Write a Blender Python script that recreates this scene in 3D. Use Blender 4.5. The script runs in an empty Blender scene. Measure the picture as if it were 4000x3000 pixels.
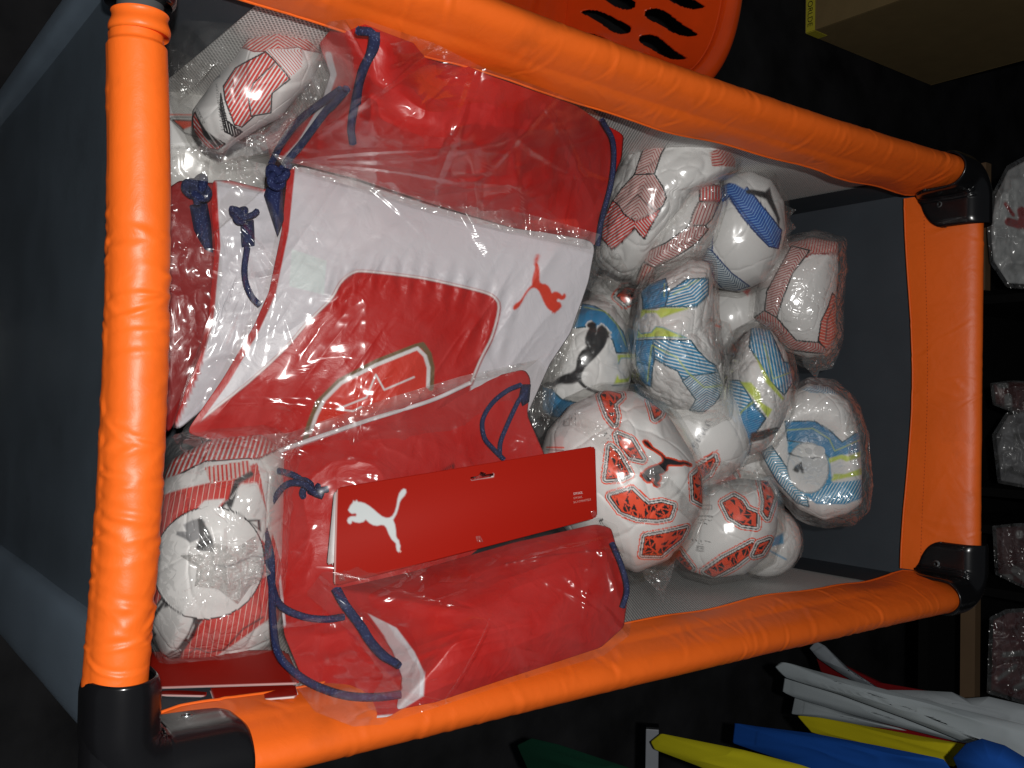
import bpy, math, random
import numpy as np
from mathutils import Vector, Matrix
from math import radians, sin, cos, pi

# ------------------------------------------------------------------ camera, world, flash, exposure
SC = bpy.context.scene
FPX, PITCH, ROLL, YAW = 3715.0, radians(52.81), -0.01075, 0.03804   # photograph is 4000 x 3000, shot with the camera turned on its side
CAM = np.array([0.0481, -0.1941, 1.4551])
def _frame():
    F = np.array([0, cos(PITCH), -sin(PITCH)]); R = np.array([1.0, 0, 0]); U = np.cross(R, F)
    M = np.array([[cos(YAW), -sin(YAW), 0], [sin(YAW), cos(YAW), 0], [0, 0, 1]])
    F, R, U = M @ F, M @ R, M @ U
    return F, cos(ROLL)*R + sin(ROLL)*U, -sin(ROLL)*R + cos(ROLL)*U
FW, RT, UP = _frame()
cd = bpy.data.cameras.new('camera'); camo = bpy.data.objects.new('camera', cd)
SC.collection.objects.link(camo); SC.camera = camo
cd.sensor_width = 36.0; cd.lens = 36.0*FPX/4000.0; cd.clip_start = 0.02; cd.clip_end = 100
m = np.eye(4); m[:3, 0] = UP; m[:3, 1] = -RT; m[:3, 2] = -FW; m[:3, 3] = CAM
camo.matrix_world = Matrix(m.tolist())

w = bpy.data.worlds.new('World'); SC.world = w; w.use_nodes = True
w.node_tree.nodes['Background'].inputs[0].default_value = (0.85, 0.92, 1.0, 1)
w.node_tree.nodes['Background'].inputs[1].default_value = 0.05
ld = bpy.data.lights.new('camera_flash', 'POINT'); ld.energy = 46.0; ld.color = (1.0, 0.985, 0.96); ld.shadow_soft_size = 0.011
flash = bpy.data.objects.new('camera_flash', ld); SC.collection.objects.link(flash)
flash.location = Vector((CAM + np.array([0, -.042, .140]) - RT*0.042).tolist())
SC.view_settings.view_transform = 'Standard'; SC.view_settings.look = 'None'
SC.view_settings.exposure = 0.0; SC.view_settings.gamma = 1.0
SC.cycles.max_bounces = 10; SC.cycles.transparent_max_bounces = 40
SC.cycles.glossy_bounces = 3; SC.cycles.diffuse_bounces = 3; SC.cycles.transmission_bounces = 4
SC.cycles.sample_clamp_indirect = 3.0
SC.cycles.caustics_reflective = False; SC.cycles.caustics_refractive = False

# ------------------------------------------------------------------ helpers
def sm(x): return x*x*(3-2*x)
def PD(px, py, d):
    """point that the photograph shows at (px, py), d metres along the optical axis"""
    px, py, d = np.broadcast_arrays(np.asarray(px, float), np.asarray(py, float), np.asarray(d, float))
    ray = FW + ((px-2000)/FPX)[..., None]*UP + ((py-1500)/FPX)[..., None]*RT
    return CAM + ray*d[..., None]
def PZ(px, py, z):
    ray = FW + (px-2000)/FPX*UP + (py-1500)/FPX*RT
    return CAM + ray*((z-CAM[2])/ray[2])
def PY(px, py, y):
    ray = FW + (px-2000)/FPX*UP + (py-1500)/FPX*RT
    return CAM + ray*((y-CAM[1])/ray[1])
def PROJ(P):
    d = np.asarray(P)-CAM; t = d@FW
    return 2000+FPX*(d@UP)/t, 1500+FPX*(d@RT)/t, t

def _hash(ix, iy, iz, seed):
    h = (ix*374761393 + iy*668265263 + iz*2147483647 + seed*1274126177) & 0xffffffff
    h = ((h ^ (h >> 13))*1274126177) & 0xffffffff
    return ((h ^ (h >> 16)) & 0xffff)/65535.0
def vn(P, seed=0):
    P = np.asarray(P, float)
    if P.shape[-1] == 2: P = np.concatenate([P, np.zeros(P.shape[:-1]+(1,))], -1)
    I = np.floor(P).astype(np.int64); f = P-I; f = f*f*f*(f*(f*6-15)+10)
    r = 0
    for a in (0, 1):
        for b in (0, 1):
            for c in (0, 1):
                wgt = (f[..., 0] if a else 1-f[..., 0])*(f[..., 1] if b else 1-f[..., 1])*(f[..., 2] if c else 1-f[..., 2])
                r = r + wgt*_hash(I[..., 0]+a, I[..., 1]+b, I[..., 2]+c, seed)
    return r
def fbm(P, seed=0, o=3):
    r = 0; a = .5; P = np.asarray(P, float)
    for k in range(o): r = r + a*(vn(P*2**k, seed+k*17)-.5); a *= .5
    return r
def ridge(P, seed=0, o=2):
    r = 0; a = .6; P = np.asarray(P, float)
    for k in range(o): r = r + a*(1-np.abs(2*vn(P*2**k, seed+k*31)-1))**2; a *= .45
    return r

def mesh(name, V, Fc, mat=None, parent=None, smooth=True, attrs=None):
    V = np.asarray(V, np.float32).reshape(-1, 3)
    me = bpy.data.meshes.new(name)
    if isinstance(Fc, np.ndarray):
        n = len(Fc); k = Fc.shape[1]
        me.vertices.add(len(V)); me.vertices.foreach_set('co', V.ravel())
        me.loops.add(n*k); me.loops.foreach_set('vertex_index', Fc.astype(np.int32).ravel())
        me.polygons.add(n); me.polygons.foreach_set('loop_start', np.arange(0, n*k, k, dtype=np.int32))
        me.update(calc_edges=True)
    else:
        me.from_pydata(V.tolist(), [], [list(map(int, f)) for f in Fc]); me.update()
    if smooth: me.polygons.foreach_set('use_smooth', np.ones(len(me.polygons), bool))
    if attrs:
        for k_, a in attrs.items():
            a = np.asarray(a, np.float32)
            if a.ndim == 1:
                at = me.attributes.new(k_, 'FLOAT', 'POINT'); at.data.foreach_set('value', a)
            else:
                if a.shape[1] == 3: a = np.concatenate([a, np.ones((len(a), 1), np.float32)], 1)
                at = me.attributes.new(k_, 'FLOAT_COLOR', 'POINT'); at.data.foreach_set('color', a.ravel())
    if mat is not None: me.materials.append(mat)
    o = bpy.data.objects.new(name, me); SC.collection.objects.link(o)
    if parent is not None: put(o, parent)
    return o
def put(o, parent):
    o.parent = parent
    o.matrix_parent_inverse = Matrix.Translation(parent_world(parent)).inverted()
def parent_world(p):
    v = Vector(p.location)
    return v if p.parent is None else v   # sub-parts hang under meshes whose own location is zero
def put2(o, parent):
    """sub-part under a part: part meshes carry world coordinates, so keep them in place"""
    o.parent = parent
    o.matrix_parent_inverse = Matrix.Identity(4)
def thing(name, label, cat, loc, group=None):
    o = bpy.data.objects.new(name, None); SC.collection.objects.link(o)
    o.empty_display_size = .03
    o.location = Vector([float(c) for c in loc]); tag(o, label, cat, group); return o
def tag(o, label=None, cat=None, group=None, kind=None):
    if label: o['label'] = label
    if cat: o['category'] = cat
    if group: o['group'] = group
    if kind: o['kind'] = kind
    return o
def gridfaces(nu, nv, closed_v=False):
    i, j = np.meshgrid(np.arange(nu-1), np.arange(nv if closed_v else nv-1), indexing='ij')
    j2 = (j+1) % nv
    return np.stack([i*nv+j, (i+1)*nv+j, (i+1)*nv+j2, i*nv+j2], -1).reshape(-1, 4)
def resample(P, n, cyc=False):
    P = np.asarray(P, float)
    if cyc: P = np.vstack([P, P[:1]])
    d = np.r_[0, np.cumsum(np.linalg.norm(np.diff(P, axis=0), axis=1))]
    t = np.linspace(0, d[-1], n, endpoint=not cyc)
    return np.stack([np.interp(t, d, P[:, k]) for k in range(P.shape[1])], -1)
def spline(P, n, cyc=False):
    P = np.asarray(P, float); N = len(P)
    if cyc: Q = np.vstack([P[-1], P, P[0], P[1]]); segs = N
    else: Q = np.vstack([2*P[0]-P[1], P, 2*P[-1]-P[-2]]); segs = N-1
    out = []
    for i in range(segs):
        a, b, c, d = Q[i], Q[i+1], Q[i+2], Q[i+3]
        for t in np.linspace(0, 1, 12, endpoint=False):
            out.append(.5*((2*b)+(-a+c)*t+(2*a-5*b+4*c-d)*t*t+(-a+3*b-3*c+d)*t**3))
    if not cyc: out.append(P[-1])
    return resample(np.array(out), n, cyc)
LASTV = [None]
def sweep(name, path, inward, prof, mat, parent=None, nu=200, nv=40, disp=None, profmod=None, smooth=True, closed=False, caps=False, attrs=None):
    path = resample(path, nu) if len(path) != nu else np.asarray(path, float)
    inw = np.asarray(inward, float)
    if inw.ndim == 1: inw = np.tile(inw, (nu, 1))
    elif len(inw) != nu: inw = resample_like(inw, nu)
    pr = resample(np.array(prof, float), nv, cyc=closed)
    L = np.r_[0, np.cumsum(np.linalg.norm(np.diff(path, axis=0), axis=1))]
    A = np.tile(pr[:, 0], (nu, 1)); B = np.tile(pr[:, 1], (nu, 1))
    if profmod: A, B = profmod(A, B, L[:, None]/L[-1], L[:, None])
    V = path[:, None, :] + A[..., None]*inw[:, None, :] + B[..., None]*np.array([0, 0, 1.0])
    if disp is not None:
        du = np.gradient(V, axis=0); dv = np.gradient(V, axis=1)
        nrm = np.cross(du, dv); nrm /= np.linalg.norm(nrm, axis=-1, keepdims=True)+1e-9
        vl = np.r_[0, np.cumsum(np.linalg.norm(np.diff(pr, axis=0), axis=1))]
        ctr = path[:, None, :]-V
        sgn = -np.sign((nrm*ctr).sum(-1)).mean() or 1
        V = V + nrm*sgn*disp(np.tile(L[:, None], (1, nv)), np.tile(vl[None, :], (nu, 1)))[..., None]
    Fc = gridfaces(nu, nv, closed); LASTV[0] = V
    if caps:
        Vf = V.reshape(-1, 3); n0 = len(Vf)
        Vf = np.vstack([Vf, V[0].mean(0), V[-1].mean(0)])
        fl = Fc.tolist()
        for j in range(nv):
            j2 = (j+1) % nv
            fl.append([n0, j, j2]); fl.append([n0+1, (nu-1)*nv+j2, (nu-1)*nv+j])
        return mesh(name, Vf, fl, mat, parent, smooth)
    return mesh(name, V, Fc, mat, parent, smooth)
def resample_like(a, n):
    t = np.linspace(0, 1, len(a)); s = np.linspace(0, 1, n)
    r = np.stack([np.interp(s, t, a[:, k]) for k in range(3)], -1)
    return r/np.linalg.norm(r, axis=1, keepdims=True)
def tubeV(path, r, ns=10):
    path = np.asarray(path, float); n = len(path)
    T = np.gradient(path, axis=0); T /= np.linalg.norm(T, axis=1, keepdims=True)+1e-12
    ref = np.array([0, 0, 1.0]) if abs(T[0][2]) < .9 else np.array([1.0, 0, 0])
    N = np.zeros_like(T); v = ref
    for i in range(n):
        v = v-T[i]*(v@T[i]); v /= np.linalg.norm(v)+1e-12; N[i] = v
    Bn = np.cross(T, N); a = np.linspace(0, 2*pi, ns, endpoint=False)
    r = np.broadcast_to(np.asarray(r, float), (n,))
    V = path[:, None]+(np.cos(a)[None, :, None]*N[:, None]+np.sin(a)[None, :, None]*Bn[:, None])*r[:, None, None]
    F = gridfaces(n, ns, True).tolist(); F.append(list(range(ns))[::-1]); F.append([(n-1)*ns+k for k in range(ns)])
    return V.reshape(-1, 3), F
def tube(name, path, r, mat, parent=None, ns=10, sub=False):
    V, F = tubeV(path, r, ns)
    o = mesh(name, V, F, mat, None)
    if parent is not None: (put2 if sub else put)(o, parent)
    return o
def box(name, c, s, mat, parent=None, rot=None, bevel=0.0):
    x, y, z = [k/2 for k in s]
    V = np.array([[a*x, b*y, d*z] for a in (-1, 1) for b in (-1, 1) for d in (-1, 1)])
    if rot is not None: V = V@np.asarray(rot).T
    V = V+np.array(c, float)
    F = [(0, 1, 3, 2), (4, 6, 7, 5), (0, 4, 5, 1), (2, 3, 7, 6), (0, 2, 6, 4), (1, 5, 7, 3)]
    o = mesh(name, V, F, mat, parent, smooth=False)
    if bevel:
        b = o.modifiers.new('bevel', 'BEVEL'); b.width = bevel; b.segments = 2
    return o

# ------------------------------------------------------------------ materials
MATS = {}
def newmat(name):
    ma = bpy.data.materials.new(name); ma.use_nodes = True; nt = ma.node_tree; nt.nodes.clear()
    out = nt.nodes.new('ShaderNodeOutputMaterial'); MATS[name] = ma
    return ma, nt, out
def N(nt, t, **kw):
    n = nt.nodes.new(t)
    for k, v in kw.items():
        if k.startswith('i_'):
            key = k[2:]; key = int(key) if key.isdigit() else key.replace('_', ' ')
            n.inputs[key].default_value = v
        else: setattr(n, k, v)
    return n
def fabric(name, col, rough=.5, spec=.5, weave=900, var=.12, bump=.15, sheen=0.0, wr=0.0, wscale=(30, 30, 30), aniso=0.0, dirt=0.0):
    ma, nt, out = newmat(name); L = nt.links.new
    b = N(nt, 'ShaderNodeBsdfPrincipled'); b.inputs['Roughness'].default_value = rough
    b.inputs['Specular IOR Level'].default_value = spec
    if sheen: b.inputs['Sheen Weight'].default_value = sheen; b.inputs['Sheen Roughness'].default_value = .4
    tc = N(nt, 'ShaderNodeTexCoord')
    n1 = N(nt, 'ShaderNodeTexNoise'); n1.inputs['Scale'].default_value = 9; n1.inputs['Detail'].default_value = 5
    L(tc.outputs['Object'], n1.inputs['Vector'])
    ramp = N(nt, 'ShaderNodeMapRange'); ramp.inputs['From Min'].default_value = .3; ramp.inputs['From Max'].default_value = .7
    ramp.inputs['To Min'].default_value = 1-var; ramp.inputs['To Max'].default_value = 1+var
    L(n1.outputs['Fac'], ramp.inputs['Value'])
    mx = N(nt, 'ShaderNodeVectorMath', operation='SCALE'); mx.inputs[0].default_value = col
    L(ramp.outputs[0], mx.inputs['Scale'])
    last = mx.outputs[0]
    if dirt:
        nd = N(nt, 'ShaderNodeTexNoise'); nd.inputs['Scale'].default_value = 14; nd.inputs['Detail'].default_value = 6
        L(tc.outputs['Object'], nd.inputs['Vector'])
        mr = N(nt, 'ShaderNodeMapRange'); mr.inputs['From Min'].default_value = .6; mr.inputs['From Max'].default_value = .78
        mr.inputs['To Min'].default_value = 0; mr.inputs['To Max'].default_value = dirt
        L(nd.outputs['Fac'], mr.inputs['Value'])
        m2 = N(nt, 'ShaderNodeMix', data_type='RGBA'); L(mr.outputs[0], m2.inputs['Factor']); L(last, m2.inputs[6])
        m2.inputs[7].default_value = (col[0]*.35, col[1]*.4, col[2]*.6, 1); last = m2.outputs[2]
    L(last, b.inputs['Base Color'])
    n2 = N(nt, 'ShaderNodeTexNoise'); n2.inputs['Scale'].default_value = weave; n2.inputs['Detail'].default_value = 2
    L(tc.outputs['Object'], n2.inputs['Vector'])
    bp = N(nt, 'ShaderNodeBump'); bp.inputs['Strength'].default_value = bump; bp.inputs['Distance'].default_value = .0006
    L(n2.outputs['Fac'], bp.inputs['Height']); last = bp.outputs[0]
    if wr:
        mp = N(nt, 'ShaderNodeMapping'); mp.inputs['Scale'].default_value = wscale; L(tc.outputs['Object'], mp.inputs['Vector'])
        n3 = N(nt, 'ShaderNodeTexNoise'); n3.inputs['Scale'].default_value = 1; n3.inputs['Detail'].default_value = 4; n3.inputs['Distortion'].default_value = .6
        L(mp.outputs[0], n3.inputs['Vector'])
        bq = N(nt, 'ShaderNodeBump'); bq.inputs['Strength'].default_value = wr; bq.inputs['Distance'].default_value = .006
        L(n3.outputs['Fac'], bq.inputs['Height']); L(bp.outputs[0], bq.inputs['Normal']); last = bq.outputs[0]
    L(last, b.inputs['Normal']); L(b.outputs[0], out.inputs[0])
    return ma
def plain(name, col, rough=.4, metal=0.0, spec=.5, coat=0.0, bump=0.0, bscale=200):
    ma, nt, out = newmat(name); b = N(nt, 'ShaderNodeBsdfPrincipled'); L = nt.links.new
    b.inputs['Roughness'].default_value = rough; b.inputs['Metallic'].default_value = metal
    b.inputs['Specular IOR Level'].default_value = spec; b.inputs['Coat Weight'].default_value = coat
    tc = N(nt, 'ShaderNodeTexCoord'); n1 = N(nt, 'ShaderNodeTexNoise'); n1.inputs['Scale'].default_value = 25; n1.inputs['Detail'].default_value = 5
    L(tc.outputs['Object'], n1.inputs['Vector'])
    r = N(nt, 'ShaderNodeMapRange'); r.inputs['To Min'].default_value = .85; r.inputs['To Max'].default_value = 1.12; L(n1.outputs['Fac'], r.inputs['Value'])
    s = N(nt, 'ShaderNodeVectorMath', operation='SCALE'); s.inputs[0].default_value = col[:3]; L(r.outputs[0], s.inputs['Scale'])
    L(s.outputs[0], b.inputs['Base Color'])
    if bump:
        n2 = N(nt, 'ShaderNodeTexNoise'); n2.inputs['Scale'].default_value = bscale; n2.inputs['Detail'].default_value = 3; L(tc.outputs['Object'], n2.inputs['Vector'])
        bp = N(nt, 'ShaderNodeBump'); bp.inputs['Strength'].default_value = bump; bp.inputs['Distance'].default_value = .002
        L(n2.outputs['Fac'], bp.inputs['Height']); L(bp.outputs[0], b.inputs['Normal'])
    L(b.outputs[0], out.inputs[0]); return ma
def printed(name, rough=.35, spec=.5, weave=0, bump=.1, wr=0.0, sheen=0.0):
    """flat print carried by the mesh: two inks (ink_a, ink_b) in stripes given by stripe_phase / stripe_duty"""
    ma, nt, out = newmat(name); L = nt.links.new
    b = N(nt, 'ShaderNodeBsdfPrincipled'); b.inputs['Roughness'].default_value = rough; b.inputs['Specular IOR Level'].default_value = spec
    if sheen: b.inputs['Sheen Weight'].default_value = sheen
    a = N(nt, 'ShaderNodeAttribute', attribute_name='ink_a'); c = N(nt, 'ShaderNodeAttribute', attribute_name='ink_b')
    p = N(nt, 'ShaderNodeAttribute', attribute_name='stripe_phase'); d = N(nt, 'ShaderNodeAttribute', attribute_name='stripe_duty')
    fr = N(nt, 'ShaderNodeMath', operation='FRACT'); L(p.outputs['Fac'], fr.inputs[0])
    lt = N(nt, 'ShaderNodeMath', operation='LESS_THAN'); L(fr.outputs[0], lt.inputs[0]); L(d.outputs['Fac'], lt.inputs[1])
    mx = N(nt, 'ShaderNodeMix', data_type='RGBA'); L(lt.outputs[0], mx.inputs['Factor']); L(a.outputs['Color'], mx.inputs[6]); L(c.outputs['Color'], mx.inputs[7])
    L(mx.outputs[2], b.inputs['Base Color'])
    tc = N(nt, 'ShaderNodeTexCoord')
    n2 = N(nt, 'ShaderNodeTexNoise'); n2.inputs['Scale'].default_value = weave or 500; n2.inputs['Detail'].default_value = 3
    L(tc.outputs['Object'], n2.inputs['Vector'])
    bp = N(nt, 'ShaderNodeBump'); bp.inputs['Strength'].default_value = bump; bp.inputs['Distance'].default_value = .0005
    L(n2.outputs['Fac'], bp.inputs['Height']); last = bp.outputs[0]
    if wr:
        n3 = N(nt, 'ShaderNodeTexNoise'); n3.inputs['Scale'].default_value = 38; n3.inputs['Detail'].default_value = 4; n3.inputs['Distortion'].default_value = .8
        L(tc.outputs['Object'], n3.inputs['Vector'])
        bq = N(nt, 'ShaderNodeBump'); bq.inputs['Strength'].default_value = wr; bq.inputs['Distance'].default_value = .004
        L(n3.outputs['Fac'], bq.inputs['Height']); L(last, bq.inputs['Normal']); last = bq.outputs[0]
    L(last, b.inputs['Normal']); L(b.outputs[0], out.inputs[0]); return ma
def film(name, milk=.045, bs=45, bump=.5, tint=(.9, .88, .86), rough=.15, spec=.035, fine=True):
    ma, nt, out = newmat(name); L = nt.links.new
    tc = N(nt, 'ShaderNodeTexCoord')
    # creases: grooves along warped cell borders, over a broad gentle tilt
    wn_ = N(nt, 'ShaderNodeTexNoise'); wn_.inputs['Scale'].default_value = bs*.5; wn_.inputs['Detail'].default_value = 2; L(tc.outputs['Object'], wn_.inputs['Vector'])
    ws = N(nt, 'ShaderNodeVectorMath', operation='SCALE'); L(wn_.outputs['Color'], ws.inputs[0]); ws.inputs['Scale'].default_value = 1.6/bs
    wa = N(nt, 'ShaderNodeVectorMath', operation='ADD'); L(tc.outputs['Object'], wa.inputs[0]); L(ws.outputs[0], wa.inputs[1])
    last = None
    for k_, (sc_, am_) in enumerate(((.55, 1.0), (1.5, .45)) if fine else ((.55, .8),)):
        vo = N(nt, 'ShaderNodeTexVoronoi'); vo.feature = 'DISTANCE_TO_EDGE'; vo.inputs['Scale'].default_value = bs*sc_; L(wa.outputs[0], vo.inputs['Vector'])
        mr = N(nt, 'ShaderNodeMapRange'); mr.interpolation_type = 'SMOOTHSTEP'; mr.inputs['From Max'].default_value = .12; mr.inputs['To Max'].default_value = am_; L(vo.outputs['Distance'], mr.inputs['Value'])
        if last is None: last = mr.outputs[0]
        else:
            ad_ = N(nt, 'ShaderNodeMath', operation='ADD'); L(last, ad_.inputs[0]); L(mr.outputs[0], ad_.inputs[1]); last = ad_.outputs[0]
    bn = N(nt, 'ShaderNodeTexNoise'); bn.inputs['Scale'].default_value = bs*.35; bn.inputs['Detail'].default_value = 3; bn.inputs['Distortion'].default_value = .8; L(tc.outputs['Object'], bn.inputs['Vector'])
    ad = N(nt, 'ShaderNodeMath', operation='MULTIPLY_ADD'); L(bn.outputs['Fac'], ad.inputs[0]); ad.inputs[1].default_value = 6.0; L(last, ad.inputs[2])
    bp = N(nt, 'ShaderNodeBump'); bp.inputs['Strength'].default_value = bump; bp.inputs['Distance'].default_value = .0016
    L(ad.outputs[0], bp.inputs['Height'])
    gl = N(nt, 'ShaderNodeBsdfGlossy'); gl.inputs['Roughness'].default_value = rough; gl.inputs['Color'].default_value = (1, 1, 1, 1); L(bp.outputs[0], gl.inputs['Normal'])
    df = N(nt, 'ShaderNodeBsdfDiffuse'); df.inputs['Color'].default_value = (*tint, 1); L(bp.outputs[0], df.inputs['Normal'])
    tr = N(nt, 'ShaderNodeBsdfTransparent'); tr.inputs['Color'].default_value = (.97, .968, .96, 1)
    n4 = N(nt, 'ShaderNodeTexNoise'); n4.inputs['Scale'].default_value = 16; n4.inputs['Detail'].default_value = 5; n4.inputs['Distortion'].default_value = 1.2; L(tc.outputs['Object'], n4.inputs['Vector'])
    mk = N(nt, 'ShaderNodeMapRange'); mk.inputs['From Min'].default_value = .35; mk.inputs['From Max'].default_value = .7
    mk.inputs['To Min'].default_value = milk*.35; mk.inputs['To Max'].default_value = milk*1.7; L(n4.outputs['Fac'], mk.inputs['Value'])
    m1 = N(nt, 'ShaderNodeMixShader'); L(mk.outputs[0], m1.inputs[0]); L(tr.outputs[0], m1.inputs[1]); L(df.outputs[0], m1.inputs[2])
    fz = N(nt, 'ShaderNodeFresnel'); fz.inputs['IOR'].default_value = 1.35; L(bp.outputs[0], fz.inputs['Normal'])
    fa = N(nt, 'ShaderNodeMath', operation='MULTIPLY_ADD'); L(fz.outputs[0], fa.inputs[0]); fa.inputs[1].default_value = .16; fa.inputs[2].default_value = spec; fa.use_clamp = True
    m2 = N(nt, 'ShaderNodeMixShader'); L(fa.outputs[0], m2.inputs[0]); L(m1.outputs[0], m2.inputs[1]); L(gl.outputs[0], m2.inputs[2])
    L(m2.outputs[0], out.inputs[0]); return ma

ORANGE = fabric('orange_nylon', (.80, .130, .012), rough=.44, spec=.38, var=.07, bump=.12, wr=.12, wscale=(50, 50, 50), dirt=.45)
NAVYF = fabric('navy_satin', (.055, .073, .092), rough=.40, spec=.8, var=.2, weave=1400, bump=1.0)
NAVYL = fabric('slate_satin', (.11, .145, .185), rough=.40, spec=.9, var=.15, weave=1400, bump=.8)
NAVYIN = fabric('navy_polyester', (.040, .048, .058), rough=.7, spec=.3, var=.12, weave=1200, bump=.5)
REDF = fabric('red_nylon', (.50, .016, .012), rough=.45, spec=.5, var=.06, bump=.15, wr=.35, wscale=(40, 40, 40))
BLACKP = plain('black_plastic', (.006, .006, .007), rough=.22, spec=.6)
STEEL = plain('grey_steel', (.45, .47, .48), rough=.35, metal=.8)
CARPET = fabric('dark_carpet', (.015, .015, .016), rough=1, spec=.05, var=.45, weave=300, bump=1.0)
CORDM = fabric('navy_cord', (.014, .020, .070), rough=.75, spec=.2, weave=700, bump=.8, var=.2)
_nt = CORDM.node_tree; _b = [n for n in _nt.nodes if n.type == 'BSDF_PRINCIPLED'][0]; _l = _b.inputs['Base Color'].links[0].from_socket
_v = _nt.nodes.new('ShaderNodeTexVoronoi'); _v.inputs['Scale'].default_value = 520; _tc = [n for n in _nt.nodes if n.type == 'TEX_COORD'][0]; _nt.links.new(_tc.outputs['Object'], _v.inputs['Vector'])
_m = _nt.nodes.new('ShaderNodeMath'); _m.operation = 'LESS_THAN'; _m.inputs[1].default_value = .22; _nt.links.new(_v.outputs['Distance'], _m.inputs[0])
_x = _nt.nodes.new('ShaderNodeMix'); _x.data_type = 'RGBA'; _nt.links.new(_m.outputs[0], _x.inputs['Factor']); _nt.links.new(_l, _x.inputs[6]); _x.inputs[7].default_value = (.11, .15, .30, 1); _nt.links.new(_x.outputs[2], _b.inputs['Base Color'])
BALLM = printed('ball_print', rough=.42, spec=.4, bump=.08)
CLOTHM = printed('sack_print', rough=.42, spec=.5, weave=1200, bump=.25, wr=.45)
FILME = film('film_edge_strip', milk=.11, bs=14, bump=.4, rough=.18, spec=.06, fine=False)
FILMW = film('bunched_polybag_film', milk=.22, bs=50, bump=.8, rough=.2, spec=.10)
KNITM = printed('knit_print', rough=.9, spec=.1, weave=900, bump=.3)
CARDM = printed('card_print', rough=.6, spec=.10, bump=.02)
LINER = plain('ball_lining', (.5, .5, .5), rough=.8)
FILM = film('polybag_film', milk=.034, bs=26, bump=.45, rough=.2, spec=.045, fine=False)
FILMC = film('crinkled_polybag_film', milk=.065, bs=42, bump=.75, rough=.18, spec=.07)
FILMS = film('smooth_polybag_film', milk=.013, bs=9, bump=.10, rough=.20, spec=.035, fine=False)
WHITEF = fabric('white_nylon', (.72, .70, .74), rough=.5, spec=.4, var=.03, wr=.3, wscale=(40, 40, 40))

# ------------------------------------------------------------------ flat print drawn as vector art
WHT = (.74, .73, .72); RED = (.60, .035, .025); NEON = (.88, .085, .03); CYA = (.025, .30, .56); BLU = (.015, .09, .42)
LIM = (.55, .66, .09); BLK = (.012, .012, .014); PNK = (.66, .50, .46); DRED = (.33, .03, .03); DBL = (.02, .06, .13); GRY = (.2, .2, .2)
PALEB = (.55, .62, .66); NAVY = (.02, .027, .09)
class K:
    """a magnified crop of the photograph, so that outlines can be given as read off it"""
    def __init__(s, x, y, k): s.x, s.y, s.k = x, y, k
    def __call__(s, P): return np.asarray(P, float)/s.k+np.array([s.x, s.y])
K0 = K(0, 0, 1); K6 = K(2200, 900, 1.5085); KB = K(2200, 1300, 1.5085); KC = K(2300, 480, 2.37); KD = K(2050, 1080, 2.765)
KE = K(2000, 1480, 2.074); KF = K(640, 100, 2.766); KG = K(0, 1700, 1.276); KH = K(1000, 1700, 1.276); KM = K(1100, 800, 1.508)
def inpoly(x, y, P):
    P = np.asarray(P, float); ins = np.zeros(x.shape, bool); n = len(P)
    bb = (x >= P[:, 0].min()) & (x <= P[:, 0].max()) & (y >= P[:, 1].min()) & (y <= P[:, 1].max())
    X = x[bb]; Y = y[bb]; c = np.zeros(X.shape, bool)
    for i in range(n):
        x1, y1 = P[i]; x2, y2 = P[(i+1) % n]
        if y1 == y2: continue
        hit = ((y1 > Y) != (y2 > Y)) & (X < (x2-x1)*(Y-y1)/(y2-y1)+x1); c ^= hit
    ins[bb] = c; return ins
def dline(x, y, P, closed=False):
    P = np.asarray(P, float); 
    if closed: P = np.vstack([P, P[:1]])
    D = np.full(x.shape, 1e9)
    for i in range(len(P)-1):
        a = P[i]; d = P[i+1]-a; L2 = d@d+1e-9
        t = np.clip(((x-a[0])*d[0]+(y-a[1])*d[1])/L2, 0, 1)
        D = np.minimum(D, np.hypot(x-a[0]-t*d[0], y-a[1]-t*d[1]))
    return D
# the leaping cat emblem, traced once on a 1952 x 1659 grid
CAT = np.array([(390, 650), (440, 560), (480, 520), (505, 470), (530, 490), (565, 460), (590, 497), (640, 500), (720, 525), (800, 575), (880, 640), (960, 715), (1040, 780),
 (1110, 808), (1180, 808), (1240, 775), (1290, 700), (1330, 590), (1360, 450), (1395, 350), (1440, 290), (1490, 258), (1530, 275), (1535, 330), (1500, 390), (1430, 460),
 (1395, 520), (1360, 640), (1320, 740), (1250, 850), (1280, 940), (1292, 1060), (1290, 1160), (1310, 1210), (1340, 1240), (1345, 1290), (1362, 1350), (1350, 1400), (1350, 1450),
 (1320, 1470), (1290, 1440), (1278, 1370), (1278, 1300), (1200, 1220), (1150, 1120), (1110, 1000), (1070, 950), (1010, 942), (940, 958), (860, 945), (790, 905), (720, 835),
 (670, 880), (600, 897), (520, 885), (455, 860), (440, 900), (410, 918), (375, 895), (360, 850), (385, 800), (440, 770), (530, 770), (548, 740), (530, 712), (460, 722), (420, 695)], float)
CATN = (CAT-np.array([940, 860]))/1000.0
def catpoly(p_head, p_tail, p_foot):
    """emblem fitted by three marks: nose, tail tip, hind foot"""
    src = np.array([CATN[0], CATN[22], CATN[39]]); dst = np.array([p_head, p_tail, p_foot], float)
    A = np.hstack([src, np.ones((3, 1))]); Mx = np.linalg.solve(A, dst)
    return np.hstack([CATN, np.ones((len(CATN), 1))])@Mx
_tc = {}
def text_tris(s):
    if s not in _tc:
        c = bpy.data.curves.new('tmp_text', 'FONT'); c.body = s; c.size = 1; c.align_x = 'LEFT'
        o = bpy.data.objects.new('tmp_text', c); me = o.to_mesh(); me.calc_loop_triangles()
        V = np.array([v.co[:2] for v in me.vertices]); T = [tuple(t.vertices) for t in me.loop_triangles]
        _tc[s] = (V, T); o.to_mesh_clear(); bpy.data.objects.remove(o); bpy.data.curves.remove(c)
    return _tc[s]
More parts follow.
